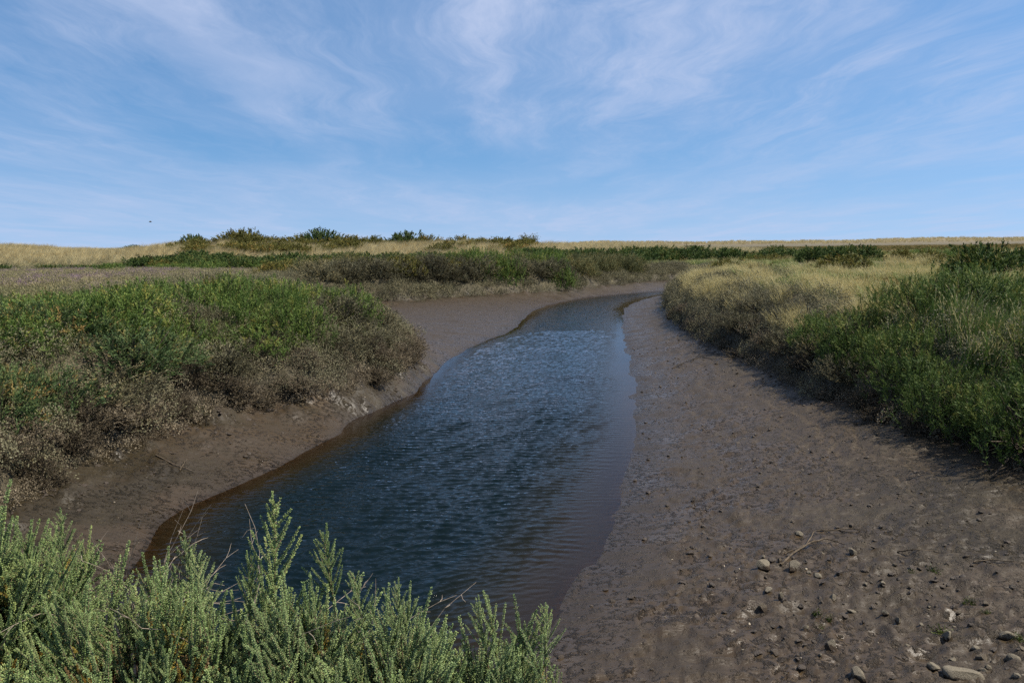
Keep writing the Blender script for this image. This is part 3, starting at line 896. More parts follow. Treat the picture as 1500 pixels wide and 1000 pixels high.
patch('pursg', 12, (-10, -3.4, 11, 20), (0.6, 0.95), (0.45, 0.7), 'olive green purslane mound on top of the meadow side bank', 'olive purslane mounds on the meadow side bank',
      cond=lambda x, y: 1.2 < sc_at(x, y) < 4.5 and all((x - a) ** 2 + (y - b) ** 2 > (R * .75) ** 2 for a, b, R in SHR), name='purslane_bush')
patch('muddy', 34, (-7, -2.2, 7.2, 22), (0.3, 0.55), (0.28, 0.5), 'pale mud coated purslane mound at the foot of the meadow side bank', 'mud coated purslane mounds at the foot of the meadow side bank',
      cond=lambda x, y: -0.05 < sc_at(x, y) < 0.5, name='purslane_bush')
patch('muddy', 16, (5.3, 7.2, 8.5, 30), (0.28, 0.5), (0.25, 0.45), 'pale mud coated purslane mound at the foot of the grassy side bank', 'mud coated purslane mounds at the foot of the grassy side bank',
      cond=lambda x, y: -0.05 < sc_at(x, y) < 0.4, name='purslane_bush')
# second ridge along the creek
patch('bright', 16, (-6.5, 4.0, 45.5, 53), (1.0, 1.5), (1.3, 1.7), 'green shrub at the end of the ridge where the creek bends',
      'green shrubs at the end of the ridge by the creek bend', parts=False, cond=lambda x, y: sc_at(x, y) > 0.5)
shrub('bright', 2.8, 48.7, 1.3, 1.35, 'rounded green bush standing at the water end of the ridge', sink=0.3)
for i, (a, b) in enumerate([((-9.8, 38.6), (-1.0, 45.6)), ((-0.6, 46.4), (3.4, 49.4)), ((4.2, 52.2), (9.6, 59.2))]):
    m = (11, 5, 8)[i]
    for k in range(m):
        t = (k + 0.5) / m
        for row in (0, 1):
            d = Vector((b[0] - a[0], b[1] - a[1])).normalized()
            x = a[0] + (b[0] - a[0]) * t - d.y * (0.25 + 1.3 * row) + sr.uniform(-.3, .3); y = a[1] + (b[1] - a[1]) * t + d.x * (0.25 + 1.3 * row) + sr.uniform(-.3, .3)
            shrub('pursg' if (i == 2 or row) else 'purs', x, y, sr.uniform(1.0, 1.45), sr.uniform(1.0, 1.4), ('grey green rounded purslane mound of the ridge ending at the creek bend' if i == 2 else 'grey purslane mound stepping down to the mud bay'),
                  ('purslane mounds of the ridge at the creek bend' if i == 2 else 'grey purslane mounds above the mud bay'), False, 'purslane_bush', 0.1)
patch('olive', 26, (-14, 1.5, 41, 54), (0.9, 1.4), (0.9, 1.3), 'olive shrub on the grey purslane ridge behind the mud bay',
      'olive shrubs on the ridge behind the mud bay', parts=False, cond=lambda x, y: sc_at(x, y) > 0.9)
# belt in front of the dunes and along the far bank
patch('dark', 58, (-62, -6, 66, 88), (1.3, 2.2), (1.0, 1.5), 'dark green shrub in the belt below the dunes', 'dark shrubs in the belt below the dunes', parts=False,
      cond=lambda x, y: x > -36 and abs(y - (80 - 0.35 * max(0, x + 35))) < 9)
patch('dark', 26, (-70, -34, 66, 76), (1.2, 2.0), (0.5, 0.8), 'low dark shrub between sea lavender and the pale dune', 'low dark shrubs at the edge of the sea lavender', parts=False)
patch('bright', 26, (-52, 2, 56, 84), (1.2, 2.0), (0.7, 1.1), 'mid green shrub in the belt below the dunes', 'mid green shrubs in the belt below the dunes', parts=False,
      cond=lambda x, y: x > -36 and y > 60 - 0.4 * x - 12)
patch('olive', 22, (-50, 2, 58, 84), (1.1, 1.8), (0.7, 1.1), 'olive shrub in the belt below the dunes', 'olive shrubs in the belt below the dunes', parts=False,
      cond=lambda x, y: x > -34 and y > 60 - 0.4 * x - 12)
patch('dark', 56, (1, 32, 60, 86), (1.4, 2.3), (1.25, 1.75), 'dark green shrub in the thicket beyond the creek bend', 'dark shrubs in the thicket beyond the creek bend', parts=False,
      cond=lambda x, y: sc_at(x, y) > 0.8 and y > 58)
patch('dark', 16, (11, 30, 50, 60), (0.8, 1.3), (0.8, 1.1), 'dark green shrub on the spit inside the creek bend', 'dark shrubs on the spit inside the creek bend', parts=False,
      cond=lambda x, y: sc_at(x, y) > 0.6 and y < 53)
# bushes on the dunes
for (x, y, R, Hh, k, lab) in [(-49, 104, 1.4, 1.0, 'dark', 'small twiggy bush alone on the crest of the pale dune'),
                              (-42, 106, 1.7, 1.6, 'dark', 'dark bush on the dune crest above a lower olive bush'),
                              (-40.5, 100, 2.6, 1.3, 'olive', 'olive bush on the dune face below the crest'),
                              (-36.5, 105, 2.6, 1.5, 'olive', 'broad olive bush with upright twig on the dune crest'),
                              (-34.5, 104, 2.4, 1.8, 'olive', 'rounded olive bush beside the twiggy one on the dune'),
                              (-30.5, 104, 2.2, 1.2, 'olive', 'low olive bush in the dip between dune crests'),
                              (-27.5, 106, 3.0, 1.7, 'olive', 'broad olive bush climbing the highest dune'),
                              (-25.2, 107, 2.6, 2.2, 'dark', 'dark topped bush on the highest dune'),
                              (-21.5, 106, 2.6, 1.5, 'olive', 'low olive bush beside the highest dune'),
                              (-18.5, 106, 2.2, 1.5, 'olive', 'flat topped olive bush on the middle dune'),
                              (-13.8, 104, 2.0, 1.8, 'dark', 'dense dark green bush on the low dune'),
                              (-10.8, 105, 2.2, 1.4, 'olive', 'spreading bush next to the dense dark one on the low dune')]:
    shrub(k, x, y, R * 1.15, Hh * 1.3, lab, 'bushes on the dunes', False, 'dune_bush', 0.2, 'bush')
patch('olive', 30, (-43, 2, 92, 106), (1.7, 2.7), (1.0, 1.6), 'olive bush low on the face of the dunes', 'olive bushes low on the dune face', False, name='dune_bush')
# right side
for (x, y, R, Hh, lab) in [(19.6, 33.4, 1.6, 1.75, 'tall dark bush in the pale grass on the grassy marsh'),
                           (21.9, 33.8, 1.8, 1.6, 'broad dark bush joined to the tall one in pale grass'),
                           (17.7, 42.5, 1.8, 1.25, 'low rounded olive bush alone in green grass on the grassy marsh')]:
    shrub('olive' if 'olive' in lab else 'dark', x, y, R, Hh, lab, None, True, 'marsh_bush', 0.1, 'bush')
patch('olive', 26, (13, 48, 44, 84), (1.1, 1.9), (0.8, 1.2), 'olive bush scattered over the grassy marsh', 'olive bushes scattered over the grassy marsh', False,
      lambda x, y: sc_at(x, y) > 2 and x > 13 + 0.12 * y, name='marsh_bush')
patch('bright', 22, (13, 46, 46, 82), (1.1, 1.9), (0.9, 1.3), 'mid green bush scattered over the grassy marsh', 'mid green bushes scattered over the grassy marsh', False,
      lambda x, y: sc_at(x, y) > 2 and x > 11 + 0.1 * y, name='marsh_bush')
patch('olive', 8, (9.5, 15, 36, 48), (0.7, 1.1), (0.6, 0.8), 'small olive bush in grass by the creek bend', 'small olive bushes by the creek bend', False,
      lambda x, y: sc_at(x, y) > 1.2, name='marsh_bush')
patch('deep', 16, (6.7, 13, 9.2, 15.5), (0.9, 1.2), (0.85, 1.1), 'deep green feathery shrub crowning the grassy side bank', 'green shrubs crowning the grassy side bank',
      cond=lambda x, y: sc_at(x, y) > 0.8)
patch('deep', 9, (5.9, 9.6, 8.8, 16), (0.7, 0.95), (0.6, 0.85), 'green shrub hanging over the mud from the grassy side bank', 'green shrubs hanging over the mud from the grassy side bank',
      cond=lambda x, y: 0.15 < sc_at(x, y) < 0.9)
patch('purs', 10, (5.4, 7.5, 13, 26), (0.5, 0.75), (0.4, 0.55), 'grey leafy bush on the steep side of the grassy side bank', 'grey bushes on the steep side of the grassy side bank',
      cond=lambda x, y: 0.2 < sc_at(x, y) < 1.0, name='purslane_bush')
shrub('bright', 8.0, 23.0, 0.6, 0.6, 'small green shrub in tawny grass on the grassy side bank')
shrub('blue', 6.35, 5.2, 0.8, 0.9, 'shrub on the bank at the edge of the stony mud, throwing shade on it')


nz = lambda x, y, s, sd: fbm(x / s, y / s, 3, sd)
# left and right banks: purslane clothing the slopes
stuff('grey_purslane', 'p_purs', 17000, (-16, -1.5, 4.2, 30),
      lambda x, y, h, sc, dn, rt: (sc > 0.05) * (~rt) * np.where(sc < 3.2, 1.0, 0.35) * np.where(nz(x, y, 1.8, 6) > -0.25, 1, .3),
      'grey brown sea purslane mounding over the meadow side creek bank', 'purslane', (0.7, 1.4), seed=1, step=0.30, clear=0.4)
stuff('green_purslane', 'p_pursg', 8000, (-18, -1.5, 6, 30),
      lambda x, y, h, sc, dn, rt: (sc > 0.6) * (~rt) * np.where(nz(x, y, 2.2, 16) > 0.0, 1, .15),
      'olive green purslane among the shrubs on the meadow side bank', 'purslane', (0.8, 1.4), seed=2, step=0.5, clear=0.4)
stuff('mud_coated_purslane', 'p_muddy', 24000, (-7.5, 7.5, 5.5, 30),
      lambda x, y, h, sc, dn, rt: np.where(rt, (sc > -0.1) & (sc < 0.7), (sc > -0.12) & (sc < 0.95)) * np.where(rt, 0.8, 1.0),
      'pale mud coated purslane fringing the foot of the banks', 'purslane', (0.7, 1.4), seed=3, step=0.21, clear=0.4)
stuff('far_bank_purslane', 'p_matgrey', 26000, (-16, 14, 28, 66),
      lambda x, y, h, sc, dn, rt: ((sc > 0.0) & (sc < 4.5)) * 1.0,
      'grey green purslane rounding the far creek banks', 'purslane', (0.6, 1.1), seed=4)
stuff('right_bank_purslane', 'p_purs', 9000, (4.8, 12, 9, 50),
      lambda x, y, h, sc, dn, rt: rt * ((sc > 0.0) & (sc < 1.9)) * 1.0,
      'grey purslane on the steep side of the grassy side bank', 'purslane', (0.7, 1.4), seed=5, step=0.36)
# meadow on the left
stuff('meadow_cover', 'p_mat', 26000, (-75, -2, 20, 92),
      lambda x, y, h, sc, dn, rt: (~rt) * (sc > 1.5) * (dn < 0.6) * np.where(nz(x, y, 5, 26) > -0.15, .8, .35),
      'low grey green ground cover on the marsh meadow', 'ground cover', (0.7, 1.3), seed=6)
stuff('meadow_grey_cover', 'p_meadgrey', 22000, (-75, -2, 20, 90),
      lambda x, y, h, sc, dn, rt: (~rt) * (sc > 1.5) * (dn < 0.4) * np.where(nz(x, y, 6, 27) > 0.0, .9, .15),
      'greyish dry ground cover on the marsh meadow', 'ground cover', (0.7, 1.3), seed=7)
stuff('sea_lavender', 'p_lav', 20000, (-70, -9, 28, 78),
      lambda x, y, h, sc, dn, rt: (~rt) * (sc > 5) * np.where(nz(x, y * 2.2, 7, 28) > -0.02, .8, 0.03) * sstep(-8, -22, x),
      'purple haze of sea lavender across the meadow', 'sea lavender', (0.7, 1.2), seed=8)
stuff('meadow_grass', 'p_tawny', 9000, (-70, -3, 22, 85),
      lambda x, y, h, sc, dn, rt: (~rt) * (sc > 1.5) * (dn < .3) * np.where(nz(x, y * 1.6, 8, 29) > 0.05, .8, .08),
      'thin buff grass stems over the lavender meadow', 'grass', (0.35, 0.65), seed=9)
# right side grassland
stuff('tawny_grass', 'p_tawny', 15000, (5, 24, 9.5, 48),
      lambda x, y, h, sc, dn, rt: rt * (sc > 0.5) * np.where((sc < 3.6) & (y > 13.5) & (y < 36), .85, .06) * np.where(nz(x, y, 2.4, 33) > -.12, 1, .12),
      'windblown tawny grass with seed heads along the grassy side bank top', 'grass', (0.65, 1.0), seed=10, freerot=False)
stuff('couch_grass', 'p_couch', 34000, (6, 60, 15, 70),
      lambda x, y, h, sc, dn, rt: rt * (sc > 2.0) * np.where(nz(x, y, 6, 34) > -.2, .95, .35) * np.where(y > 20, 1, .4),
      'green couch grass sweeping over the grassy marsh', 'grass', (0.6, 1.0), seed=11, freerot=False)
stuff('dry_tall_grass', 'p_tawny', 16000, (14, 80, 34, 100),
      lambda x, y, h, sc, dn, rt: rt * (sc > 3) * np.where(nz(x, y, 9, 35) > 0.06, .85, .05),
      'tall pale dry grass drifts behind the grassy side bank', 'grass', (0.8, 1.3), seed=12, freerot=False)
stuff('russet_cover', 'p_russet', 6000, (7, 26, 17, 34),
      lambda x, y, h, sc, dn, rt: rt * (sc > 2.5) * np.where(nz(x, y, 4, 36) > -.05, .9, .1),
      'low russet ground cover between grass on the grassy marsh', 'ground cover', (0.7, 1.2), seed=13)
stuff('bank_grass', 'p_bankgrass', 5200, (4.9, 13, 3.5, 16),
      lambda x, y, h, sc, dn, rt: rt * (sc > 0.35) * 0.75,
      'rank green grass blades on the grassy side bank', 'grass', (0.8, 1.35), seed=14, freerot=False)
stuff('left_bank_grass', 'p_bankgrass', 1500, (-15, -4, 10, 19),
      lambda x, y, h, sc, dn, rt: (~rt) * (sc > 1.2) * np.where(nz(x, y, 2, 37) > 0.05, .8, .1),
      'green grass blades poking through the meadow side bank shrubs', 'grass', (0.8, 1.2), seed=15)
# dunes and the far flats
stuff('marram_grass', 'p_marram', 32000, (-130, 60, 82, 150),
      lambda x, y, h, sc, dn, rt: np.clip(dn / 0.7, 0, 1) * .9,
      'straw coloured marram grass covering the dunes', 'marram', (0.8, 1.4), seed=16, freerot=False)
stuff('far_scrub', 'p_far', 9000, (-30, 300, 95, 300),
      lambda x, y, h, sc, dn, rt: (x > 2) * (dn < .5) * np.where(nz(x, y, 26, 38) > 0.02, .75, .06),
      'far off dark scrub spread over the flat marsh', 'scrub', (0.45, 0.8), seed=17, sink=0.1)
stuff('far_dune_grass', 'p_marram', 5200, (-60, 420, 415, 475),
      lambda x, y, h, sc, dn, rt: 0.9 * np.ones(len(x)),
      'pale dune grass along the far horizon', 'marram', (0.9, 1.7), seed=19)
stuff('far_cover', 'p_russet', 26000, (0, 330, 70, 330),
      lambda x, y, h, sc, dn, rt: (sc > 2) * (x > 4) * .8,
      'brownish olive cover of the distant marsh flats', 'ground cover', (1.0, 2.2), seed=18)

def lone_bush():
    """a leaning little tree on the dune, seen against the sky"""
    r = np.random.default_rng(77)
    S = Acc(); A = Acc()
    for k in range(12):
        a = r.uniform(0, 6.283)
        tip = np.array([0.75 + 0.8 * math.cos(a) * r.uniform(.4, 1), 0.7 * math.sin(a), r.uniform(0.9, 2.0)])
        V, F = tube([(0, 0, -.3), (0.1, 0, 0.4), tip * .6 + [0, 0, .15], tip], [.08, .06, .035, .015], 5)
        S.add(V, F)
        m = 150
        P = tip + r.normal(size=(m, 3)) * [0.33, 0.33, 0.22]
        D = unit(r.normal(size=(m, 3)) + [0.5, 0, 0.3])
        V, F = leaf_quads(P, D, 0.2 * r.uniform(.6, 1.2, m), 0.07, r=r)
        A.add(V, F, np.clip(np.repeat(0.35 + .2 * r.normal(size=m), 4), 0, 1))
    e = obj('windswept_tree', None, loc=(1.6, 98, float(land(np.array([1.6]), np.array([98.]))[0]) - 0.45))
    obj('trunk', S.mesh('trunk', [wood]), e); obj('crown', A.mesh('crown', [g_olive]), e)
    tag(e, 'small windswept dark tree leaning on the skyline by the dune end', 'tree')


lone_bush()

# ------------------------------------------------------------------ foreground seablite: shoots one by one
f_green = veg_mat('near_seablite_leaf', [(0.0, (0.045, 0.070, 0.018)), (0.4, (0.102, 0.140, 0.066)), (0.75, (0.155, 0.195, 0.092)), (1.0, (0.215, 0.24, 0.10))], 0.32, 0.5, 0.45, 0.3, 2.25)
f_grey = veg_mat('near_seablite_greygreen', [(0.0, (0.045, 0.068, 0.030)), (0.4, (0.108, 0.145, 0.074)), (0.75, (0.165, 0.205, 0.11)), (1.0, (0.23, 0.26, 0.12))], 0.32, 0.5, 0.45, 0.3, 2.25)
f_rusty = veg_mat('near_seablite_dying', [(0.0, (0.085, 0.050, 0.012)), (0.4, (0.17, 0.11, 0.025)), (0.75, (0.26, 0.19, 0.05)), (1.0, (0.17, 0.20, 0.055))], 0.18, 0.6, 0.3, 0.2)
f_dead = veg_mat('near_seablite_dead', [(0.0, (0.06, 0.035, 0.018)), (0.5, (0.14, 0.085, 0.045)), (1.0, (0.24, 0.17, 0.10))], 0.05, 0.8, 0.3, 0.1)
f_stem = noisy_mat('near_stem', (0.10, 0.075, 0.04), (0.20, 0.15, 0.09), 60, 0.8, 0.2, 0.3, 0.002)
f_twig = noisy_mat('dry_twig_bark', (0.16, 0.125, 0.095), (0.34, 0.28, 0.22), 60, 0.85, 0.2, 0.2, 0.002)


def brush(A, p0, d, ln, r, tint, per_cm=9.0, L=0.0125, wd=0.0046, droop=0.0):
    """one leafy shoot: little plump leaves packed round a stalk"""
    n = max(8, int(ln * 100 * per_cm))
    t = np.sort(r.uniform(0.0, 1.0, n))
    bend = unit(np.cross(d, r.normal(size=3))) * ln * r.uniform(-.12, .12) + np.array([0, 0, droop * ln])
    P = p0 + d * (ln * t)[:, None] + bend * (t ** 2)[:, None]
    a = np.arange(n) * 2.39996 + r.uniform(0, 6)
    u = unit(np.cross(d, np.array([.3, .5, .8]))); v = np.cross(d, u)
    rad = np.cos(a)[:, None] * u + np.sin(a)[:, None] * v
    k = np.where(t > .9, (1 - t) / .1, 1)[:, None]
    D = unit(rad * (0.35 + 0.65 * k) + d * 0.75 + r.normal(size=(n, 3)) * 0.18)
    V, F = leaf_solid(P, D, L * (0.65 + 0.5 * r.random(n)) * (1 - 0.35 * t), wd * (1 - 0.2 * t), r)
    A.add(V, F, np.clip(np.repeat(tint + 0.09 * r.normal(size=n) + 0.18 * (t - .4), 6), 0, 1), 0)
    V, F = tube([p0, p0 + d * ln * .5 + bend * .25, p0 + d * ln * .98 + bend * .96], [0.0022, 0.0016, 0.0008], 4)
    A.add(V, F, 0.5, 1)


def shoot_mesh(name, leafm, seed, ln=0.34, sides=7, plume=False):
    r = np.random.default_rng(seed)
    A = Acc()
    up = np.array([0, 0, 1.0])
    d = unit(up + r.normal(size=3) * 0.06)
    t0 = 0.5 + 0.1 * r.normal()
    brush(A, np.zeros(3) + d * ln * .12, d, ln * .88, r, t0, 9.5)
    V, F = tube([-d * 0.10, d * ln * .2, d * ln * .6], [.0035, .003, .002], 5); A.add(V, F, .5, 1)
    for k in range(sides):
        f = (k + 0.6) / sides
        if plume:
            tt = 0.22 + 0.68 * f; sl = ln * (0.34 * (1 - f) + 0.07); op = 0.75
        else:
            tt = r.uniform(0.05, 0.55); sl = ln * r.uniform(0.30, 0.55) * (1.1 - tt); op = r.uniform(.35, .6)
        th = k * 2.4 + r.uniform(-.4, .4)
        dd = unit(d + op * np.array([math.cos(th), math.sin(th), 0.1]))
        brush(A, d * ln * tt, dd, sl, r, t0 + 0.08 * r.normal(), 9.5, 0.0105, 0.0040, 0.15)
    return A.mesh(name, [leafm, f_stem])


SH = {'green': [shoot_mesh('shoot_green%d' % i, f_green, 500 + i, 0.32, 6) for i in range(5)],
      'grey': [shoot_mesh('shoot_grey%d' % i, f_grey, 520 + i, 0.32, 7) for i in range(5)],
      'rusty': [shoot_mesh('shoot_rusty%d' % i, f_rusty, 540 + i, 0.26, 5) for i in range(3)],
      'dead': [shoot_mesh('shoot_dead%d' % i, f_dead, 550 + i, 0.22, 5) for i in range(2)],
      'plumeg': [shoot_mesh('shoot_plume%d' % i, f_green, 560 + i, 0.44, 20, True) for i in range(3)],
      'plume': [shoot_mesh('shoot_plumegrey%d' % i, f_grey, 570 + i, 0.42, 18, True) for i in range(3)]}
fr = random.Random(23)


def near_bush(x, y, R, ztop, n, mix, label, lean=(0, 0), tall=()):
    z0 = float(land(np.array([x]), np.array([y]))[0])
    e = obj('seablite_bush', None, loc=(x, y, z0)); tag(e, label, 'shrub', 'seablite bushes at the near bank edge')
    Hh = ztop - z0
    keys = [k for k, _ in mix]; wts = [w for _, w in mix]
    S = Acc(); rr = np.random.default_rng(int((x + 5) * 1000 + y * 77))
    for k in range(n):
        th = fr.uniform(0, 6.283); c = fr.uniform(0.03, 1.0) ** 0.8; s = math.sqrt(max(0, 1 - c * c))
        q = fr.uniform(.80, 1.0) * (1 + .10 * math.sin(3 * th + x * 9))
        tip = Vector((R * s * math.cos(th) * q + lean[0] * c, R * s * math.sin(th) * q + lean[1] * c, Hh * (0.42 + 0.58 * c) * q))
        d = Vector((s * math.cos(th) * .62 + lean[0] * .6, s * math.sin(th) * .62 + lean[1] * .6, 0.45 + c * .7)) + Vector((fr.gauss(0, .2), fr.gauss(0, .2), 0))
        d.normalize()
        key = fr.choices(keys, wts)[0]
        if key in ('rusty', 'dead'):
            tip -= d * fr.uniform(0.03, 0.12)
        me = fr.choice(SH[key])
        sc = fr.uniform(.62, 1.2)
        ln = 0.32 * sc
        o = obj('shoot', me, e, tip - d * ln)
        o.rotation_euler = (d.to_track_quat('Z', 'Y') @ Euler((0, 0, fr.uniform(0, 6.283))).to_quaternion()).to_euler()
        o.scale = (sc, sc, sc)
        if k % 4 == 0:
            b = np.array(tip - d * ln)
            V, F = tube([(b[0] * .2, b[1] * .2, -.15), b * .55 + [0, 0, .02], b], [.010, .007, .003], 5); S.add(V, F)
    for (tx, ty, tz, key, sc) in tall:
        d = Vector((fr.gauss(0, .07), fr.gauss(0, .05), 1)).normalized()
        ln = 0.43 * sc
        o = obj('plume_shoot', fr.choice(SH[key]), e, Vector((tx - x, ty - y, tz - z0)) - d * ln)
        o.rotation_euler = (d.to_track_quat('Z', 'Y') @ Euler((0, 0, fr.uniform(0, 6.283))).to_quaternion()).to_euler()
        o.scale = (sc, sc, sc)
    obj('stems', S.mesh('stems', [wood]), e)


near_bush(-1.62, 2.42, 0.36, 2.31, 280, [('green', 8), ('rusty', 1.5), ('plumeg', 1)], 'tallest yellow green seablite bush, beside the dry grey twigs',
          tall=[(-1.40, 2.35, 2.31, 'plumeg', .7)])
near_bush(-1.12, 2.28, 0.40, 2.21, 290, [('green', 6), ('grey', 3), ('rusty', 2.2), ('dead', 1.2)], 'green seablite bush with rusty gaps below the dry grey twigs')
near_bush(-0.68, 2.28, 0.36, 2.13, 290, [('grey', 6), ('green', 3), ('rusty', 2.0), ('dead', 1.0)], 'seablite bush with tall feathery plumes standing up before the water',
          tall=[(-0.70, 2.32, 2.36, 'plumeg', 1.0), (-0.575, 2.34, 2.26, 'plumeg', .75), (-0.93, 2.30, 2.22, 'plume', .75), (-0.995, 2.36, 2.25, 'plume', .75), (-0.80, 2.3, 2.2, 'plumeg', .6),
                (-0.45, 2.30, 2.17, 'plume', .7)])
near_bush(-0.33, 2.22, 0.33, 2.10, 260, [('grey', 8), ('green', 2), ('rusty', 1.1), ('dead', .5)], 'grey green seablite bush between the plumed one and the overhanging one',
          tall=[(-0.34, 2.26, 2.13, 'plume', .6)])
near_bush(-0.07, 2.20, 0.22, 2.06, 210, [('grey', 8), ('green', 2), ('rusty', .4)], 'grey green seablite bush at the end of the row, overhanging the creek',
          lean=(0.05, 0.0), tall=[(0.09, 2.24, 2.09, 'plume', .6), (-0.12, 2.24, 2.08, 'plume', .55)])
near_bush(-1.45, 1.85, 0.36, 2.10, 220, [('green', 7), ('rusty', 2.2), ('dead', 1.0)], 'green seablite bush in front of the tallest yellow green one')
near_bush(-0.95, 1.80, 0.34, 2.02, 220, [('green', 5), ('grey', 4), ('rusty', 2.2), ('dead', 1.6)], 'seablite bush with the most brown dead branchlets')
near_bush(-0.45, 1.82, 0.34, 2.0, 220, [('grey', 6), ('green', 4), ('rusty', 1.3), ('dead', .6)], 'low green seablite bush in front of the grey green row')
near_bush(-0.12, 1.88, 0.22, 1.97, 150, [('grey', 6), ('green', 4), ('rusty', .4)], 'lowest small seablite bush at the front corner of the row')


def twigs(name, x, y, z, n, h, label, seed, spread=0.5, lean=(0.1, 0)):
    r = np.random.default_rng(seed); e = obj(name, None, loc=(x, y, z))
    for k in range(n):
        p = np.array([r.normal() * .04, r.normal() * .04, -.25]); dirn = unit(np.array([r.normal() * spread + lean[0], r.normal() * spread * .6 + lean[1], 1.0]))
        pts = [p]
        for q in range(7):
            dirn = unit(dirn + r.normal(size=3) * 0.20 + np.array([0.02, 0, -0.05]))
            pts.append(pts[-1] + dirn * (h + .25) / 7 * r.uniform(.8, 1.2))
        A = Acc()
        V, F = tube(pts, np.linspace(.0019, .0005, 8), 4); A.add(V, F)
        for q in (3, 4, 5, 6):
            d2 = unit(dirn + r.normal(size=3) * .4)
            s = np.array(pts[q]); V, F = tube([s, s + d2 * h * .10, s + unit(d2 + r.normal(size=3) * .2) * h * .19], [.0010, .0008, .0004], 3); A.add(V, F)
        obj('twig', A.mesh('twig', [f_twig]), e)
    tag(e, label, 'dead plant')


twigs('dry_twigs', -1.30, 2.55, 2.02, 16, 0.30, 'tangle of dry pale grey twigs rising between two seablite bushes', 5, .38, (.25, 0))
twigs('dry_twigs', -0.86, 2.30, 2.02, 5, 0.26, 'few bare dry stalks beside the feathery plumes', 6, .22, (0.2, 0))
twigs('dry_twigs', -0.52, 2.35, 1.98, 6, 0.16, 'short reddish grey dead twigs between plumes and grey green bush', 8, .4, (0.1, 0))

# ------------------------------------------------------------------ stones, sticks and litter on the mud
def stone_mat(name, c1, c2, scale, rough, bump, spec):
    """flint whose lower flanks are caked with mud"""
    m = noisy_mat(name, c1, c2, scale, rough, bump, spec)
    n, l = m.node_tree.nodes, m.node_tree.links
    pb = [q for q in n if q.type == 'BSDF_PRINCIPLED'][0]
    src = pb.inputs['Base Color'].links[0].from_socket
    tc = [q for q in n if q.type == 'TEX_COORD'][0]
    sp = N(n, 'ShaderNodeSeparateXYZ'); l.new(tc.outputs['Object'], sp.inputs[0])
    t = N(n, 'ShaderNodeTexNoise', ins={'Scale': 2.5, 'Detail': 5})
    l.new(tc.outputs['Object'], t.inputs['Vector'])
    f = N(n, 'ShaderNodeMapRange', interpolation_type='SMOOTHSTEP')
    f.inputs['From Min'].default_value = 0.15; f.inputs['From Max'].default_value = -0.1
    l.new(M_(n, l, 'ADD', sp.outputs[2], M_(n, l, 'MULTIPLY', M_(n, l, 'SUBTRACT', t.outputs['Fac'], 0.5), 1.6)), f.inputs['Value'])
    x = N(n, 'ShaderNodeMix', data_type='RGBA'); l.new(f.outputs[0], x.inputs[0]); l.new(src, x.inputs[6])
    x.inputs[7].default_value = (0.045, 0.031, 0.019, 1)
    l.new(x.outputs[2], pb.inputs['Base Color'])
    return m


m_stone = stone_mat('grey_flint', (0.085, 0.070, 0.048), (0.19, 0.165, 0.122), 14, 0.85, 0.5, 0.25)
m_stone2 = stone_mat('mud_stained_stone', (0.040, 0.029, 0.019), (0.14, 0.115, 0.08), 9, 0.8, 0.6, 0.3)
m_clod = noisy_mat('mud_clod', (0.024, 0.016, 0.009), (0.062, 0.043, 0.026), 16, 0.6, 0.6, 0.5)
m_shell = noisy_mat('shell', (0.20, 0.15, 0.09), (0.42, 0.36, 0.27), 20, 0.6, 0.2, 0.4)
m_drift = noisy_mat('drift_stick', (0.035, 0.025, 0.015), (0.13, 0.10, 0.068), 40, 0.85, 0.4, 0.2, 0.004)
m_root = noisy_mat('wet_root', (0.008, 0.006, 0.004), (0.028, 0.020, 0.013), 20, 0.8, 0.4, 0.3)
m_weed = veg_mat('green_weed', [(0.0, (0.010, 0.016, 0.004)), (0.5, (0.024, 0.036, 0.008)), (1.0, (0.06, 0.075, 0.018))], 0.1, 0.4)


def ico(sub):
    import bmesh
    bm = bmesh.new(); bmesh.ops.create_icosphere(bm, subdivisions=sub, radius=1.0)
    V = np.array([v.co[:] for v in bm.verts]); F = np.array([[v.index for v in f.verts] for f in bm.faces]); bm.free()
    return V, F


ICO3, ICO2 = ico(3), ico(2)


def stone_mesh(name, seed, mat, base=ICO3, cuts=7, rough=0.05, smooth=False):
    r = np.random.default_rng(seed); V = base[0].copy()
    for k in range(cuts):
        nrm = unit(r.normal(size=3) * [1, 1, .8]); dd = r.uniform(.38, .80)
        t = V @ nrm - dd
        V -= np.where(t > 0, t, 0)[:, None] * nrm * 0.94
    V *= 1 + rough * (fbm(V[:, 0] * 2 + seed, V[:, 1] * 2 + V[:, 2] * 1.7, 3, seed))[:, None] * 2
    return mk_mesh(name, V, [base[1]], mats=[mat], smooth=smooth)


# x, y, width, height, depth, colour, label
H_ = 1.0
cf = 1167.0


def G(u, v, z=0.22):
    """where a mark noted at (u, v) on the survey sketch stands on the mud"""
    d = cam.matrix_world.to_3x3() @ Vector(((u - 750) / cf, (500 - v) / cf, -1))
    for _ in range(4):
        t = (z - 3.1) / d.z
        x, y = d.x * t, d.y * t
        z = float(land(np.array([x]), np.array([y]))[0])
    return x, y, z


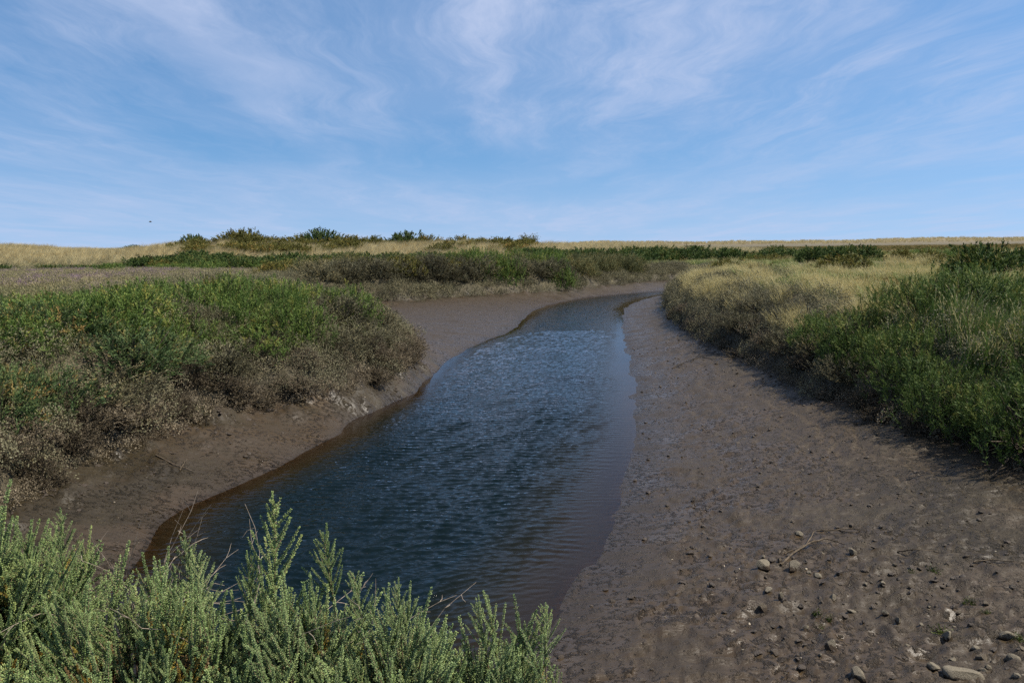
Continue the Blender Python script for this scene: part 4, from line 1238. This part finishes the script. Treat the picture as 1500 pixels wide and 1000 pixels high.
stones = [(1412, 992, 50, 22, 'broad smooth rounded stone, the largest on the mud'), (1258, 992, 26, 20, 'pale angular stone across bare mud from the largest rounded stone'),
          (1366, 980, 18, 13, 'oval stone casting a dark shadow beside the largest rounded stone'), (1219, 948, 21, 16, 'pale topped stone alone on smooth mud'),
          (1118, 832, 26, 18, 'flat topped pale slab perched on a mud clod'), (1163, 832, 22, 16, 'blocky grey stone under the arched driftwood'),
          (1250, 813, 18, 14, 'pale stone at the end of the arched driftwood'), (1197, 847, 14, 11, 'small wedge shaped pale stone'),
          (1474, 933, 28, 14, 'long flat pale stone in the green weed'), (1388, 938, 16, 14, 'upright squat stone beside the green weed')]
small = [(1125, 866, 17, 10), (1143, 880, 10, 14), (1116, 890, 18, 14), (1220, 880, 14, 14), (1170, 783, 13, 7), (1310, 833, 8, 11), (1292, 859, 12, 7), (1295, 900, 13, 8), (1445, 886, 9, 8),
         (1316, 912, 12, 13), (1248, 895, 14, 5), (1440, 959, 16, 11), (1427, 950, 14, 9), (1487, 970, 21, 17), (1496, 950, 17, 8), (1448, 979, 10, 8), (1438, 982, 11, 8), (1415, 975, 7, 5),
         (1487, 992, 16, 9), (1118, 817, 8, 8), (1142, 822, 8, 7), (1185, 838, 8, 6), (1205, 812, 8, 6), (1336, 862, 9, 6), (1268, 862, 7, 5), (1360, 890, 9, 6), (1404, 905, 9, 7), (1330, 945, 8, 6),
         (1180, 920, 12, 9), (1232, 930, 10, 6), (1395, 965, 12, 8), (1350, 915, 8, 5)]


def put_stone(i, u, v, w, h, label, group=None, mat=None):
    x, y, z = G(u, v)
    dist = math.sqrt(x * x + y * y + (3.1 - z) ** 2)
    sx = w / cf * dist / 2 * 0.98; sz = h / cf * dist / 2 * 1.15
    big = i == 0
    o = obj('stone', stone_mesh('stone', 900 + i, mat or (m_stone if i % 3 else m_stone2), ICO3, 3 if big else 12, 0.04 if big else 0.05, big), loc=(x, y, z + sz * .22))
    o.scale = (sx, sx * random.uniform(.7, 1.0), sz); o.rotation_euler = (random.gauss(0, .15), random.gauss(0, .15), 0.0 if big else random.uniform(-.5, .5))
    tag(o, label, 'stone', group)


for i, (u, v, w, h, lab) in enumerate(stones):
    put_stone(i, u, v, w, h, lab, None, m_stone)
for i, (u, v, w, h) in enumerate(small):
    put_stone(40 + i, u, v, w, h, 'small angular stone half sunk in the wet mud', 'small stones on the mud')


def stick(pts, r0, label, forks=(), name='driftwood_stick', mat=None):
    W3 = [np.array(G(*p)) + [0, 0, r0 * 1.2 + dz] for *p, dz in [(u, v, dz) for (u, v, dz) in pts]]
    o = np.array(W3[0])

    def path(q):
        q = np.array(q); t = np.linspace(0, len(q) - 1, 14)
        i = np.arange(len(q))
        P = np.stack([np.interp(t, i, q[:, k]) for k in range(3)], 1)
        P[1:-1] = (P[:-2] + 2 * P[1:-1] + P[2:]) / 4
        return P + rng.normal(size=P.shape) * r0 * .35
    A = Acc()
    V, F = tube(path(W3) - o, np.linspace(r0, r0 * .45, 14), 6); A.add(V, F)
    for fk in forks:
        Q = [np.array(G(u, v)) + [0, 0, r0 + dz] for (u, v, dz) in fk]
        V, F = tube(path(Q) - o, np.linspace(r0 * .7, r0 * .25, 14), 5); A.add(V, F)
    ob = obj(name, A.mesh(name, [mat or m_drift], True), loc=tuple(o))
    tag(ob, label, 'stick')


stick([(1144, 823, 0), (1165, 812, .01), (1187, 799, .03), (1212, 794, .04), (1237, 799, 0)], 0.011, 'forked arching driftwood branch lying among the stones',
      [[(1182, 802, .02), (1190, 788, .03), (1193, 780, .01)], [(1150, 812, 0), (1172, 803, .01), (1190, 798, .02)]])
stick([(1198, 778, 0), (1222, 780, .015), (1245, 777, .02), (1270, 783, 0)], 0.009, 'tangled dark driftwood lying behind the arching branch', [[(1225, 776, 0), (1248, 782, .01), (1262, 780, .02)]])
stick([(1315, 809, 0), (1340, 807, .01), (1378, 808, 0)], 0.008, 'straight pale driftwood stick on the brown mud')
stick([(1426, 819, 0), (1455, 822, .01), (1500, 827, 0)], 0.008, 'thin pale stick on brown mud near the shaded bank foot')
stick([(228, 666, 0), (252, 678, .01), (282, 694, 0)], 0.010, 'dark stick lying on the mud below the meadow side bank', [[(262, 680, 0), (274, 676, .03)]])
stick([(985, 540, 0), (1010, 530, .03), (1040, 522, .05), (1062, 518, 0)], 0.013, 'dark dead root snaking over the mud under the grassy side bank', [[(1012, 530, 0), (1030, 518, .05), (1046, 512, .02)], [(1030, 524, 0), (1050, 528, .04)]], 'dead_root', m_root)


def litter():
    """crumbs of mud, pebbles and shell bits strewn on the mud: too many to count"""
    proto_coll('p_clod', [stone_mesh('clod%d' % i, 700 + i, m_clod, ICO2, 6, 0.16) for i in range(4)])
    proto_coll('p_pebble', [stone_mesh('pebble%d' % i, 720 + i, [m_shell, m_stone, m_stone2, m_stone2][i], ICO2, 6, 0.05) for i in range(4)])
    A = [clump_mesh('weedclump%d' % i, m_weed, 740 + i, 160, 0.06, 0.03, 0.03, 0.012) for i in range(2)]
    proto_coll('p_weed', A)

    def run(name, proto, n, box, mask, s, label, cat, seed, flat=0.55, off=0.2):
        x, y, r = sample(n, *box, seed)
        h, sc, dw, iw, ic, dn, far, right = land(x, y, True)
        k = (r.random(len(x)) < mask(x, y, sc, dw, right)) & ic & ~iw & (dw > .12)
        x, y, h = x[k], y[k], h[k]; m = len(x)
        q = s[0] * (s[1] / s[0]) ** (r.random(m) ** 2.2)
        scl = np.stack([q, q * r.uniform(.6, 1, m), q * flat * r.uniform(.6, 1.2, m)], 1)
        scatter(name, proto, x, y, h + scl[:, 2] * off, r.uniform(0, 6.28, m), scl, label, cat, (r.normal(0, .2, m), r.normal(0, .2, m)), r)
    run('mud_crumbs', 'p_clod', 52000, (-6, 7, 3.2, 24), lambda x, y, sc, dw, rt: np.where(rt, .22 + .6 * np.exp(-(((x - 3.2) / 1.8) ** 2 + ((y - 6) / 2.5) ** 2)), .25) * np.where(fbm(x / .5, y / .35, 3, 55) > 0, 1, .15), (0.006, 0.042), 'crumbs of dark mud strewn over the mud flats', 'mud crumbs', 31)
    run('bank_foot_clods', 'p_clod', 14000, (-6.5, 6.5, 5, 26), lambda x, y, sc, dw, rt: sstep(-.9, -.1, sc) * np.where(rt, .15, .5) * (fbm(x / .6, y / .6, 3, 56) > .05), (0.02, 0.085), 'lumpy clods broken from the foot of the banks', 'mud clods', 32, .6, .1)
    run('pebbles_and_shells', 'p_pebble', 9000, (-5, 7, 3.2, 20), lambda x, y, sc, dw, rt: np.where(rt, .09 + .7 * np.exp(-(((x - 3.1) / 1.5) ** 2 + ((y - 5.8) / 2.0) ** 2)), .10), (0.004, 0.018), 'tiny pebbles and bits of shell on the mud', 'pebbles', 33)
    run('green_weed', 'p_weed', 700, (2.2, 5.2, 4.4, 7.2), lambda x, y, sc, dw, rt: (fbm(x / .35, y / .35, 3, 57) > .12) * np.exp(-(((x - 3.4) / .8) ** 2 + ((y - 5.7) / .8) ** 2)), (0.45, 0.9), 'dark green weed clinging among the stones', 'weed', 34, 1.0, 0.0)


litter()


def bird():
    """a gull far off in the air"""
    V = []; A = Acc()
    a = np.linspace(-1, 1, 9)
    P = np.stack([a * 0.0 + a * 0.22, a * 0, a * 0.02], 1)
    V, F = tube(P, 0.055 * np.sqrt(np.maximum(0.02, 1 - a * a)), 8); A.add(V, F, .3)
    e = obj('bird', None, loc=(-31.3, 70.0, 5.6)); e.rotation_euler = (0, 0, 0.6); e.scale = (.6, .6, .6)
    obj('body', A.mesh('bird_body', [wood], True), e)
    for s in (-1, 1):
        Vw = np.array([(0.08, 0, .02), (-.08, 0, .02), (.06, s * .25, .13), (-.07, s * .25, .12), (-.02, s * .55, .06), (-.06, s * .55, .055),
                       (0.08, 0, .0), (-.08, 0, .0), (.06, s * .25, .115), (-.07, s * .25, .11)])
        obj('wing', mk_mesh('bird_wing', Vw, [np.array([[0, 1, 3, 2], [2, 3, 5, 4], [6, 7, 9, 8], [8, 9, 5, 4]])], mats=[wood]), e)
    tag(e, 'tiny dark bird flying above the dunes', 'bird')


bird()
